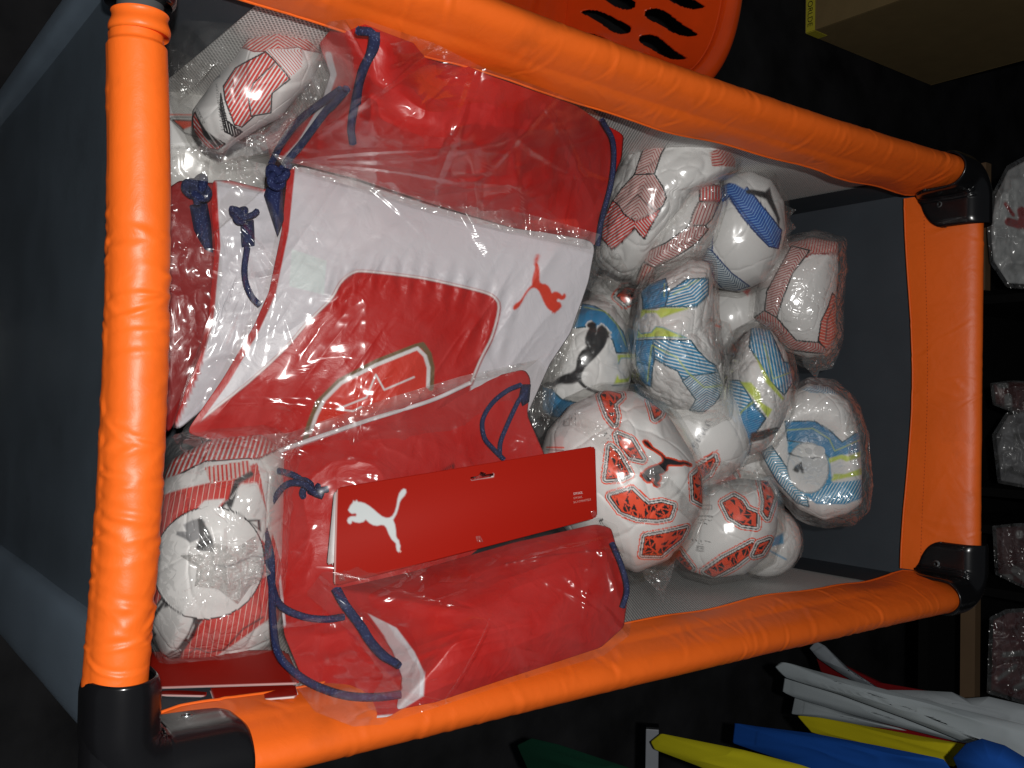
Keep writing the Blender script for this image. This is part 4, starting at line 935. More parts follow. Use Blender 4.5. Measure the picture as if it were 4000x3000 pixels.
# ------------------------------------------------------------------ gym sacks
def cloth(root, name, outline, c, dfun, art, seed, thick=.02, puff=.010, wr=.004, n=160, mat=None, sc=110.0, blur=5, base=RED, ppow=4, dirn=None, gather=None):
    r, ph, Fc = discgrid(n)
    fr = .90; rf = np.clip(r/fr, 0, 1); bk = np.clip((r-fr)/(1-fr), 0, 1)
    ro = rout(outline, c, ph, blur); rr = ro*np.where(r < fr, rf, 1-bk)
    x = c[0]+rr*np.cos(ph); y = c[1]+rr*np.sin(ph)
    d = depthf(dfun, x, y)
    q = np.stack([x, y], -1)/sc
    if dirn is not None:
        a = radians(dirn); q = np.stack([(x*cos(a)+y*sin(a))/sc*.35, (-x*sin(a)+y*cos(a))/sc*1.5], -1)
    qw = q+.6*np.stack([fbm(q*.7, seed), fbm(q*.7+9, seed+1)], -1)
    wv = wr*(ridge(qw+seed, seed, 3)-.35)+wr*1.3*fbm(q*.6, seed+4, 2)
    if gather is not None:
        D = dline(x, y, gather); sg = (x*.97+y*.24)/11+2.5*fbm(np.stack([x, y], -1)/60, seed+8)
        wv = wv+.0021*np.sin(sg)*np.exp(-(D/75)**2)*np.clip(.4+1.2*vn(np.stack([x, y], -1)/45, seed+12), 0, 1)
    edge = (1-np.clip(rf, 0, 1)**ppow)
    d = d-np.where(r < fr, puff*edge+wv*(.35+.65*edge), wv*.35)+np.where(r < fr, 0, thick*np.sin(np.clip(bk*3, 0, 1)*pi/2))
    a = Art(x, y, base); a.run(art)
    return mesh(name, PD(x, y, d), Fc, mat or CLOTHM, root, True, a.attrs())
def cord(root, K_, pts, dfun, lift=.006, r=.0032, name='cord', n=120, knots=()):
    P = spline(K_(pts), n); d = depthf(dfun, P[:, 0], P[:, 1])-lift; d = d-.0012*np.sin(np.linspace(0, 17, n))
    W = PD(P[:, 0], P[:, 1], d)
    W = resample(W, max(60, int(np.linalg.norm(np.diff(W, axis=0), axis=1).sum()/.0011))); r = r*.86
    V, Fx = tubeV(W, r, 12); nn = len(W); ctr = np.repeat(W, 12, 0); k = np.arange(nn)[:, None]; a = np.arange(12)[None, :]/12*2*pi
    V = ctr+(V-ctr)*(1+.13*np.sin(3*a+k*1.15)*np.sin(3*a-k*1.15)).reshape(-1, 1)
    return mesh(name, V, Fx, CORDM, root)
def knot(root, x, y, d, r=.008, seed=0):
    r = r*.8
    t = np.linspace(0, 2*pi, 70); c0 = PD(x, y, d); rs = np.random.RandomState(seed)
    a, b = rs.uniform(0, 6, 2); u = UP*cos(a)+RT*sin(a); v = -UP*sin(a)+RT*cos(a); w_ = -FW
    P = c0+r*((np.sin(t)+2*np.sin(2*t))[:, None]*u*.36+(np.cos(t)-2*np.cos(2*t))[:, None]*v*.36+(-np.sin(3*t))[:, None]*w_*.5)
    V, Fx = tubeV(P, r*.42, 9); return mesh('knot', V, Fx, CORDM, root)
def tab(root, P, dfun, lift=.006, seed=1):
    P = np.asarray(P, float); c = P.mean(0)
    return cloth(root, 'cord_tab', P, tuple(c), dfun, [], seed, thick=.003, puff=.003+lift, wr=.001, n=36, mat=CORDM, blur=1, base=NAVY)
SW = (.62, .60, .64); SR = (.46, .012, .009); SR_SHADE = (.25, .013, .013)  # last one: sack red with the shade under the film painted in
GS = 'gym sacks packed in clear film'
# long red sack along the left net
dA = [(1600, 150, .860), (1900, 280, .925), (2200, 385, 1.0), (1300, 120, .865), (1240, 300, .92), (1060, 620, 1.0), (1700, 240, .93), (1700, 480, .90), (1700, 760, 1.0), (2350, 500, 1.09), (2330, 950, 1.12), (1450, 300, .865), (2100, 520, 1.0)]
tA = thing('gym_sack', 'long red sack puffed up along the left net, navy cords at its near end', 'gym sack', PD(1800, 550, 1.05), GS)
cloth(tA, 'sack_body', [(1245, 170), (1300, 105), (1420, 92), (1500, 125), (1700, 200), (1900, 290), (2100, 360), (2250, 410), (2350, 480), (2438, 525), (2430, 620), (2395, 700), (2360, 860), (2330, 970), (2250, 930), (2000, 890), (1700, 800), (1400, 700), (1200, 650), (1060, 620), (1130, 500), (1260, 380), (1290, 290)], (1700, 480), dA, [
 ('chev', K0, [(1, 1), (2, 1), (2, 2)], (0, 0), (1, 0), 5, 0, SR, SR, 0),
 ('line', K0, [(1283, 215), (1302, 291), (1271, 380), (1245, 443), (1176, 557), (1100, 640)], SW, 26), ('line', K0, [(2060, 880), (2240, 875), (2250, 920)], (.62, .03, .02), 40)], 51, thick=.05, puff=.03, wr=.018, n=240, sc=300, base=SR, ppow=3)
cord(tA, K0, [(1400, 120), (1454, 133), (1446, 209), (1415, 278), (1391, 380), (1372, 494), (1378, 557)], dA, .037, .0042); cord(tA, K0, [(1470, 125), (1466, 180), (1430, 250), (1404, 330), (1396, 400)], dA, .036, .004)
cord(tA, K0, [(1353, 348), (1300, 410), (1271, 437), (1182, 557), (1119, 633), (1090, 690)], dA, .032, .0042); cord(tA, K0, [(1330, 350), (1180, 460), (1100, 560), (1060, 640)], dA, .02, .004)
cord(tA, K0, [(2352, 470), (2395, 560), (2390, 700), (2350, 860), (2335, 960)], dA, .02, .0035)
r_ = scrap(tA, [(1130, 650), (1040, 620), (1110, 480), (1180, 260), (1240, 140), (1280, 85), (1400, 70), (1480, 95), (1700, 170), (1900, 270), (2110, 340), (2270, 400), (2370, 470), (2405, 560), (2400, 700), (2360, 900), (2340, 1000), (2000, 900), (1600, 780), (1300, 690)], (1700, 480), [(a, b, d-.045) for a, b, d in dA], 61, FILMS, 'plastic_bag', amp=.007, n=150)
# flat white and red sack
dB = [(1130, 650, .99), (2320, 950, 1.10), (760, 1680, .94), (1500, 1200, 1.0), (2150, 1400, 1.105), (1500, 1700, 1.0), (2000, 1750, 1.10), (1100, 1800, 1.0), (1700, 850, 1.04)]
tB = thing('gym_sack', 'flat white sack with a red panel, red leaping cat and star crest', 'gym sack', PD(1600, 1250, 1.06), GS)
RP = [(600, 1720), (700, 1690), (778, 1647), (850, 1590), (976, 1491), (1113, 1364), (1200, 1264), (1292, 1171), (1332, 1105), (1378, 1068), (1432, 1062), (1630, 1085), (1763, 1112), (1896, 1145), (1939, 1171), (1949, 1211), (1922, 1317), (1876, 1410), (1840, 1500), (1800, 1850), (600, 1850)]
cloth(tB, 'sack_body', [(1125, 655), (1180, 650), (1400, 708), (1700, 805), (2000, 885), (2310, 940), (2325, 965), (2300, 1100), (2230, 1300), (2150, 1420), (2060, 1620), (1800, 1760), (1500, 1790), (1200, 1830), (960, 1760), (725, 1690), (870, 1480), (990, 1275), (1050, 1140), (1100, 900)], (1480, 1250), dB, [
 ('poly', K0, np.vstack([RP[:2], spline(RP[2:19], 90), RP[19:]]), SR), ('line', K0, spline(RP[2:19], 90), (.36, .02, .02), 15), ('line', K0, spline(np.array(RP[2:19])-np.array([1, 2]), 90), (.70, .68, .68), 8), ('line', K0, [(1125, 655), (1100, 900), (1050, 1140), (990, 1275), (870, 1480), (725, 1680)], SR, 56),
 ('poly', KM, [(60, 260), (265, 330), (250, 530), (45, 480)], (.60, .66, .66)),
 # crest: ring arc and star outline on a brighter disc
 ('poly', KM, [(130, 1370), (210, 1170), (340, 1040), (560, 925), (830, 820), (890, 900), (900, 1090), (870, 1120), (300, 1300)], (.60, .035, .018)),
 ('line', KM, [(135, 1400), (165, 1290), (215, 1165), (340, 1040), (560, 925), (790, 835), (830, 825), (868, 880), (885, 960), (880, 1080)], (.16, .10, .045), 22),
 ('line', KM, [(170, 1340), (205, 1240), (250, 1150), (350, 1050), (560, 942), (800, 845), (845, 890), (866, 960), (862, 1070)], (.68, .66, .66), 14),
 ('line', KM, [(780, 1015), (605, 1090), (555, 1000), (500, 1135), (325, 1205), (420, 1215), (470, 1190)], (.68, .66, .66), 6.5),
 ('cat', KM, [(1650, 600), (1362, 612), (1512, 288)], (.62, .045, .02)),
], 52, thick=.02, puff=.012, wr=.0085, n=400, sc=300, base=SW, dirn=125, gather=[(1300, 1165), (1378, 1068), (1432, 1062), (1763, 1112), (1896, 1145), (1949, 1211), (1922, 1317)])
# topmost pieces of the crest and the ground tab are print; the film over it
scrap(tB, [(1110, 640), (1030, 640), (1200, 600), (1500, 700), (2000, 850), (2345, 930), (2350, 980), (2310, 1180), (2180, 1480), (2130, 1620), (1800, 1760), (1400, 1800), (1000, 1760), (700, 1700), (850, 1480), (960, 1270), (1030, 1140), (1080, 900)], (1480, 1250), [(a, b, d-.024) for a, b, d in dB], 62, FILMS, 'plastic_bag', amp=.006, n=120)
knot(tB, 1082, 690, .955, .012, 3); tab(tB, [(1040, 730), (1105, 700), (1110, 860), (1085, 930), (1030, 760)], dB, .012, 5); cord(tB, K0, [(1100, 660), (1130, 648)], dB, .025, .004, n=12)
# two more white sacks fanned out behind
def fan(label, outline, c, off, art, seed, knotp, tabp, cordp, kr=.012):
    dd = [(a, b, d+off) for a, b, d in dB]
    t = thing('gym_sack', label, 'gym sack', PD(c[0], c[1], 1.0+off), GS)
    cloth(t, 'sack_body', outline, c, dd, art, seed, thick=.015, puff=.008, wr=.006, n=110, sc=130, base=SW)
    knot(t, knotp[0], knotp[1], float(depthf(dd, np.array([knotp[0]]), np.array([knotp[1]]))[0])-.028, kr, seed)
    tab(t, tabp, dd, .014, seed)
    for cp in cordp: cord(t, K0, cp, dd, .03, .0036, n=60)
    return t, dd
t1, d1 = fan('white sack with a red edge fanned out just behind the flat crest sack', [(830, 700), (900, 700), (1080, 745), (1150, 900), (1110, 1150), (1000, 1380), (800, 1600), (690, 1690), (665, 1660), (755, 1450), (812, 1240), (838, 960), (822, 820)], (940, 1050), .018,
 [('line', K0, [(822, 700), (838, 960), (812, 1240), (755, 1450), (665, 1660)], SR, 46), ('line', K0, [(820, 690), (1030, 740)], SR, 18)], 53,
 (935, 838), [(935, 865), (995, 850), (1000, 970), (940, 975)], [[(905, 815), (925, 830), (950, 850)], [(965, 970), (955, 1050), (962, 1110), (985, 1160), (1015, 1192)], [(950, 850), (985, 840), (1005, 825)]], .009)
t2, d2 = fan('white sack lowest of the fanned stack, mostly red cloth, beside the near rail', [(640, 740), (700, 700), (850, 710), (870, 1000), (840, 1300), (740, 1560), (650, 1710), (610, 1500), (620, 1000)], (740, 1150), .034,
 [('poly', K0, [(500, 600), (900, 600), (900, 1800), (500, 1800)], SR_SHADE), ('line', K0, [(850, 690), (860, 1000)], SW, 20)], 54,
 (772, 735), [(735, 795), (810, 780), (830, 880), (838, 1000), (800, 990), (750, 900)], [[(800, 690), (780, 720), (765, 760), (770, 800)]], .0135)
for t, dd, P, c, sd in ((t1, d1, [(860, 780), (900, 740), (1060, 790), (1110, 900), (1080, 1150), (980, 1360), (800, 1560), (660, 1690), (740, 1450), (830, 1200)], (930, 1100), 63), (t2, d2, [(660, 560), (1000, 640), (1040, 740), (900, 720), (850, 900), (870, 1080), (830, 1300), (700, 1560), (600, 1700), (590, 1300), (600, 900)], (750, 980), 64)):
    scrap(t, P, c, [(a, b, d-.034) for a, b, d in dd], sd, FILMS, 'plastic_bag', amp=.009, n=90)
# the strip of sealed film edge lying across the top of the stack
def strip(root, T_, B_, dd, seed, mat=None, lift=.04, n=(150, 16)):
    T_ = resample(T_, n[0]); B_ = resample(B_, n[0]); v = np.linspace(0, 1, n[1])[None, :, None]; P = T_[:, None]*(1-v)+B_[:, None]*v
    x = P[..., 0].ravel(); y = P[..., 1].ravel(); q = np.stack([x, y], -1)/60
    d = depthf(dd, x, y)-lift-.010*(ridge(q+.5*np.stack([fbm(q, seed), fbm(q+7, seed)], -1), seed, 2)-.3)
    return mesh('film_edge', PD(x, y, d), gridfaces(*n), mat or FILME, root)
strip(tB, [(672, 560), (850, 600), (1040, 642)], [(668, 690), (860, 715), (1030, 745)], dB, 65, n=(60, 22))
strip(tB, [(1060, 598), (1400, 680), (1750, 770), (2100, 845), (2345, 915)], [(1112, 655), (1400, 735), (1700, 832), (2000, 908), (2312, 968)], dB, 66)
# loose red bag with the round-cornered tab near the rail
tC = thing('gym_sack', 'red sack corner with a navy cord squeezed between near rail and white sacks', 'gym sack', PD(660, 1050, 1.04), GS)
dC = [(600, 900, 1.02), (740, 900, 1.03), (660, 1200, 1.0)]
cloth(tC, 'sack_body', [(580, 930), (700, 930), (740, 1050), (700, 1200), (640, 1400), (560, 1400)], (650, 1100), dC, [], 55, n=60, base=SR, thick=.03, puff=.01)
cord(tC, K0, [(640, 1120), (670, 1075), (690, 1050), (720, 1040)], dC, .016, .004, n=40)
# red sack in front with the drawstring
dD = [(1030, 1800, .97), (2050, 1450, 1.075), (1900, 1800, 1.05), (1500, 2000, .96), (1500, 1700, .985), (1080, 2300, .915), (1300, 2750, .815), (1550, 2780, .80), (1600, 2400, .93), (2100, 1900, 1.07), (1150, 2550, .86)]
tD = thing('gym_sack', 'open flat red sack with a knotted navy drawstring down its near edge', 'gym sack', PD(1500, 2100, 1.0), GS)
cloth(tD, 'sack_body', [(1025, 1800), (1110, 1755), (1400, 1655), (1560, 1605), (1700, 1560), (1850, 1490), (2050, 1440), (2075, 1480), (2060, 1620), (2130, 1780), (2110, 1950), (1800, 2200), (1650, 2450), (1680, 2700), (1520, 2800), (1400, 2812), (1260, 2755), (1180, 2650), (1110, 2480), (1085, 2250), (1060, 2020)], (1480, 2080), dD, [
 ('line', K0, [(1025, 1806), (1110, 1755), (1400, 1655), (1560, 1605), (1700, 1556), (1840, 1492)], SW, 16), ('line', K0, [(1060, 1950), (1085, 2200), (1110, 2440)], SW, 14), ('line', K0, [(1240, 2745), (1400, 2812), (1530, 2800)], SW, 18),
 ('line', K0, [(1730, 1840), (1772, 1815), (1770, 1840)], (.05, .01, .01), 6)], 56, thick=.03, puff=.018, wr=.010, n=260, sc=330, base=SR, ppow=3)
tab(tD, [(975, 1925), (1045, 1900), (1065, 1970), (1060, 2000), (990, 2010)], dD, .030, 7)
Pp = spline([(1028, 1800), (1112, 1754), (1400, 1654), (1560, 1604), (1700, 1558), (1835, 1496)], 80); V, Fx = tubeV(PD(Pp[:, 0], Pp[:, 1], depthf(dD, Pp[:, 0], Pp[:, 1])-.010+.002*np.sin(np.arange(80)*.5)), .0024, 8); mesh('piping', V, Fx, WHITEF, tD)
cord(tD, KH, [(0, 262), (6, 215), (40, 188), (100, 178), (170, 192), (225, 222), (262, 262), (310, 275), (362, 268)], dD, .030, .0036); knot(tD, 1207, 1907, .945, .011, 5)
cord(tD, KH, [(335, 302), (290, 285), (250, 248), (190, 236), (140, 255), (95, 310), (50, 385), (42, 450), (60, 600), (85, 770), (130, 855), (240, 905), (350, 917), (440, 905)], dD, .034, .0038, n=200)
cord(tD, KH, [(25, 400), (45, 480), (75, 600), (80, 760), (85, 920), (110, 1085), (190, 1180), (300, 1250), (450, 1298), (600, 1306), (720, 1292)], dD, .036, .0038, n=200)
cord(tD, KM, [(1410, 1060), (1330, 1095), (1240, 1170), (1185, 1270), (1195, 1370), (1245, 1435), (1310, 1500)], dD, .024, .0030); cord(tD, KM, [(1440, 1100), (1400, 1150), (1360, 1230), (1320, 1320), (1290, 1400), (1285, 1480)], dD, .024, .0030)
tab(tD, [(2035, 1500), (2075, 1500), (2068, 1570), (2040, 1590), (2025, 1550)], dD, .014, 9)
scrap(tD, [(930, 1770), (1090, 1700), (1400, 1610), (1800, 1490), (2100, 1400), (2170, 1480), (2185, 1650), (2150, 1850), (1800, 2150), (1640, 2450), (1640, 2720), (1500, 2830), (1380, 2838), (1230, 2780), (1140, 2660), (1065, 2480), (1050, 2250), (1010, 2020)], (1480, 2100), [(a, b, d-.045) for a, b, d in dD], 66, FILMS, 'plastic_bag', amp=.009, n=150)
strip(tD, [(990, 1700), (1130, 1690), (1500, 1560), (1800, 1470), (2110, 1400)], [(1030, 1800), (1115, 1752), (1500, 1622), (1840, 1492), (2060, 1440)], dD, 67, lift=.03)
# rolled sack with the header card
dE = [(1320, 2330, .895), (2400, 2100, .99), (1900, 2320, .915), (2440, 2450, .955), (1540, 2770, .800), (2000, 2620, .865), (1700, 2500, .860), (2350, 2250, .955), (1450, 2500, .87)]
tE = thing('gym_sack', 'rolled red sack with a white band, under the red header card by the right rail', 'gym sack', PD(1950, 2400, .98), GS)
cloth(tE, 'sack_body', [(1310, 2300), (1600, 2235), (2000, 2120), (2330, 2045), (2390, 2060), (2430, 2200), (2455, 2330), (2440, 2450), (2350, 2530), (2000, 2645), (1700, 2745), (1545, 2775), (1570, 2650), (1530, 2540), (1440, 2425), (1340, 2350)], (1880, 2400), dE, [
 ('poly', KH, [(560, 890), (620, 920), (700, 960), (790, 1080), (842, 1190), (835, 1300), (720, 1370), (680, 1370), (730, 1260), (700, 1130), (640, 1000)], (.66, .64, .68)),
 ('line', KH, [(1240, 640), (1450, 600), (1770, 565)], (.30, .01, .01), 3.5), ('line', KH, [(430, 760), (1100, 560), (1600, 470)], (.48, .02, .015), 6)], 57, thick=.06, puff=.050, wr=.008, n=230, sc=330, base=SR, ppow=2.0, dirn=-18)
for of in (0, 14): cord(tE, KH, [(395+of, 770), (440+of, 850), (515+of, 950), (565+of, 1030), (630+of, 1100), (700+of, 1135+of)], dE, .030, .0038)
cord(tE, KH, [(1775, 540), (1825, 660), (1848, 770), (1825, 860)], dE, .016, .0032)
scrap(tE, [(1195, 2320), (1270, 2220), (1310, 2270), (1700, 2190), (2340, 2020), (2410, 2050), (2450, 2200), (2472, 2330), (2460, 2480), (2360, 2560), (2000, 2665), (1700, 2765), (1545, 2815), (1430, 2760), (1500, 2640), (1380, 2480)], (1880, 2400), [(a, b, d-.052) for a, b, d in dE], 67, FILMS, 'plastic_bag', amp=.007, n=130)
# header card: a bent card with print, slot and staples
def card(name, root, quad, dq, art, n=(150, 60), bend=.004, base=(.33, .010, .004), mat=None, thick=.0012):
    q = np.asarray(quad, float); u, v = np.meshgrid(np.linspace(0, 1, n[0]), np.linspace(0, 1, n[1]), indexing='ij')
    P = (1-u)[..., None]*(1-v)[..., None]*q[0]+u[..., None]*(1-v)[..., None]*q[1]+u[..., None]*v[..., None]*q[2]+(1-u)[..., None]*v[..., None]*q[3]
    d = (1-u)*(1-v)*dq[0]+u*(1-v)*dq[1]+u*v*dq[2]+(1-u)*v*dq[3]-bend*np.sin(pi*u)*1.0-bend*.6*np.sin(pi*v)
    rc = .02*min(n)  # rounded corners by pulling the corner points in
    A_ = Art(P[..., 0].ravel(), P[..., 1].ravel(), base); A_.run(art)
    V1 = PD(P[..., 0], P[..., 1], d).reshape(-1, 3)
    L1 = np.linalg.norm(q[1]-q[0]); L2 = np.linalg.norm(q[3]-q[0]); R_ = 16.0
    cu = np.minimum(u, 1-u).ravel()*L1; cv = np.minimum(v, 1-v).ravel()*L2
    keepv = ~((cu < R_) & (cv < R_) & (np.hypot(R_-cu, R_-cv) > R_*1.02))
    hole = getattr(card, 'hole', None)
    if hole is not None: keepv &= ~inpoly(P[..., 0].ravel(), P[..., 1].ravel(), hole)
    F = gridfaces(*n); F = F[keepv[F].all(1)]
    o = mesh(name, V1, F, mat or CARDM, root, True, A_.attrs())
    s = o.modifiers.new('thickness', 'SOLIDIFY'); s.thickness = thick; s.offset = 0
    return o
card.hole = KH([(1075, 222), (1070, 212), (1110, 204), (1122, 186), (1140, 192), (1145, 198), (1180, 192), (1182, 202)])
hc = card('header_card', tE, [(1313, 1906), (2324, 1742), (2332, 2022), (1303, 2290)], [.905, .995, .985, .885], [
 ('cat', K(1280, 1860, 4.88), [(390, 650), (1490, 258), (1350, 1450)], (.56, .60, .60)),
 ('disc', K(1280, 1860, 4.88), (1385, 1430), (3.5, 4.5), (.6, .3, .25)),
 ('line', KH, [(1075, 222), (1180, 206), (1182, 195)], (.7, .68, .66), 5),
 ('line', K0, [(1316, 1910), (1306, 2285)], (.62, .45, .42), 4)], n=(330, 100), bend=.012)
card.hole = None
for tx, a_, b_, hh_, cc in (('GYM SACK', (1583, 298), (1628, 291), 9, (.7, .6, .58)), ('GYM SACK', (1583, 319), (1627, 312), 8, (.6, .30, .26)), ('SAC À GYMNASTIQUE', (1583, 340), (1670, 324), 8, (.6, .30, .26))):
    P_, T_ = textpts(tx, KH([a_])[0], KH([b_])[0], hh_)
    u_ = (P_[:, 0]-1313)/1015; v_ = (P_[:, 1]-1906+164*u_)/330
    dz = (1-u_)*(1-v_)*.905+u_*(1-v_)*.995+u_*v_*.985+(1-u_)*v_*.885-.012*np.sin(pi*u_)-.0072*np.sin(pi*v_)-.0022
    o_ = mesh('lettering', PD(P_[:, 0], P_[:, 1], dz), [list(q) for q in T_], plain('pale_ink_'+tx[:3]+str(hh_), cc, rough=.5), None, False); put2(o_, hc)
bk_ = card('card_back', tE, [(1308, 1912), (1330, 1930), (1320, 2200), (1278, 2215)], [.908, .908, .895, .895], [], n=(20, 40), base=(.72, .70, .69))
for (x, y) in ((1335, 2258), (1872, 2107), (2320, 2008)):
    scrap(tE, [(x-14, y-12), (x+4, y-14), (x+16, y+10), (x-8, y+12)], (x, y), [(x, y, float(.885+(x-1303)/1029*.10)-.016)], x, FILMC, 'film_tab', amp=.003, n=12)
# spare header cards at the bottom left
for i, (qd, dq, lb) in enumerate((
 ([(560, 2545), (1120, 2540), (1180, 2670), (560, 2690)], [.93, .90, .80, .83], 'large red card upright at the right net, below the badge football'),
 ([(815, 2685), (1150, 2670), (1165, 2722), (838, 2752)], [.835, .83, .785, .80], 'small red card with a white rim, leaning on the right net'),
 ([(570, 2680), (800, 2690), (812, 2720), (570, 2715)], [.86, .85, .81, .815], 'narrow red card tucked behind the large one, next to the near rail'))):
    t = thing('header_card', lb, 'card', PD(*np.mean(qd, 0), dq[0]), 'loose red header cards')
    card('card_panel', t, qd, dq, [('line', K0, [qd[3], qd[0]], (.7, .6, .58), 7), ('line', K0, [qd[3], qd[2]], (.7, .6, .58), 4 if i == 1 else 0), ('line', K0, [(560, 2625), (1180, 2625)], (.36, .01, .006), 3)], n=(60, 30), bend=.004)
    card('card_fold', t, [(x+2, y+1) for x, y in qd], [d+.004 for d in dq], [], n=(20, 10), bend=.004, base=(.7, .68, .66))
# torn film tails between the balls
def tail(i, idx, P, c, d, seed): scrap(BALLS[idx], P, c, d, seed)
BALLS = [o for o in bpy.data.objects if o.get('category') == 'football']
bylab = lambda s: [o for o in BALLS if s in o['label']][0]
scrap(bylab('round white badge'), [(800, 2160), (840, 2120), (920, 2140), (1000, 2090), (1010, 2170), (1060, 2240), (980, 2290), (930, 2360), (850, 2300), (760, 2290), (770, 2210), (700, 2170)], (880, 2210), [(880, 2040, .842), (1080, 2230, .845), (700, 2200, .835), (880, 2400, .842), (880, 2210, .818)], 91, mat=FILMW, name='film_knot', amp=.02, n=80)
scrap(bylab('large white football'), [(2500, 2215), (2600, 2230), (2640, 2180), (2620, 2260), (2600, 2300), (2590, 2360), (2560, 2300), (2520, 2260)], (2575, 2250), [(2500, 2200, 1.10), (2640, 2180, 1.12), (2580, 2350, 1.06)], 71)
scrap(bylab('royal blue bands'), [(2980, 760), (3040, 790), (3110, 820), (3080, 850), (3110, 890), (3060, 930), (3090, 960), (3020, 980), (3000, 880)], (3040, 880), [(3000, 800, 1.36), (3100, 850, 1.38), (3040, 950, 1.37)], 72)
scrap(bylab('broad red chevron'), [(2330, 950), (2400, 960), (2470, 1080), (2490, 1110), (2400, 1130), (2330, 1150), (2270, 1120), (2290, 1030)], (2380, 1060), [(2330, 950, 1.2), (2470, 1080, 1.26), (2330, 1150, 1.24)], 73)
scrap(bylab('lime flashes'), [(2770, 1240), (2850, 1260), (2870, 1330), (2920, 1330), (2900, 1420), (2830, 1480), (2810, 1560), (2790, 1400)], (2830, 1370), [(2780, 1250, 1.16), (2900, 1340, 1.2), (2820, 1500, 1.17)], 74)
scrap(bylab('faint grey lettering'), [(2720, 1820), (2820, 1800), (2960, 1830), (2980, 1900), (2900, 1940), (2830, 1900), (2760, 1960), (2700, 1900)], (2830, 1870), [(2720, 1820, 1.16), (2960, 1830, 1.22), (2760, 1960, 1.18)], 75)
scrap(bylab('hollow') if any('hollow' in o['label'] and 'dished' in o['label'] for o in BALLS) else bylab('dished'), [(3320, 1600), (3370, 1640), (3360, 1720), (3380, 1790), (3350, 1880), (3320, 1800), (3300, 1700)], (3340, 1730), [(3320, 1600, 1.29), (3380, 1790, 1.31), (3320, 1880, 1.3)], 76)
scrap(bylab('large cat') if any('large cat' in o['label'] for o in BALLS) else bylab('large black cat'), [(2060, 1560), (2120, 1380), (2210, 1160), (2290, 1100), (2250, 1300), (2180, 1500), (2150, 1640), (2110, 1720), (2080, 1660)], (2170, 1440), [(2080, 1600, 1.13), (2250, 1150, 1.14), (2150, 1650, 1.12)], 77)
scrap(bylab('furthest right'), [(3130, 1395), (3200, 1380), (3260, 1330), (3280, 1380), (3250, 1440), (3200, 1450), (3190, 1480), (3140, 1430)], (3200, 1400), [(3130, 1395, 1.36), (3260, 1330, 1.36), (3190, 1480, 1.38)], 78)
scrap(bylab('red striped bagged'), [(690, 80), (780, 75), (900, 130), (1000, 150), (1100, 120), (1240, 170), (1180, 260), (1000, 180), (800, 280), (700, 420), (680, 300), (720, 180)], (900, 170), [(690, 80, .98), (1240, 170, .95), (700, 420, .98)], 79)
scrap(bylab('red striped bagged'), [(1240, 230), (1290, 300), (1240, 420), (1120, 520), (1040, 600), (920, 620), (960, 540), (1090, 440), (1150, 330)], (1130, 440), [(1240, 230, .93), (1290, 300, .93), (1040, 600, .96)], 80)

_b = bylab('large white football'); _d = [(2360, 1600, 1.035), (2480, 1760, 1.015), (2640, 1960, 1.035), (2740, 2060, 1.07), (2300, 1750, 1.02), (2560, 1700, 1.03)]
strip(_b, [(2355, 1590), (2400, 1700), (2500, 1830), (2640, 1980), (2735, 2060)], [(2400, 1590), (2450, 1690), (2560, 1800), (2680, 1930), (2742, 2000)], _d, 93, lift=.012)
strip(_b, [(2200, 1640), (2300, 1700), (2380, 1790), (2440, 1900)], [(2250, 1600), (2360, 1660), (2440, 1760), (2490, 1860)], _d, 94, mat=FILM, lift=.012, n=(70, 20))

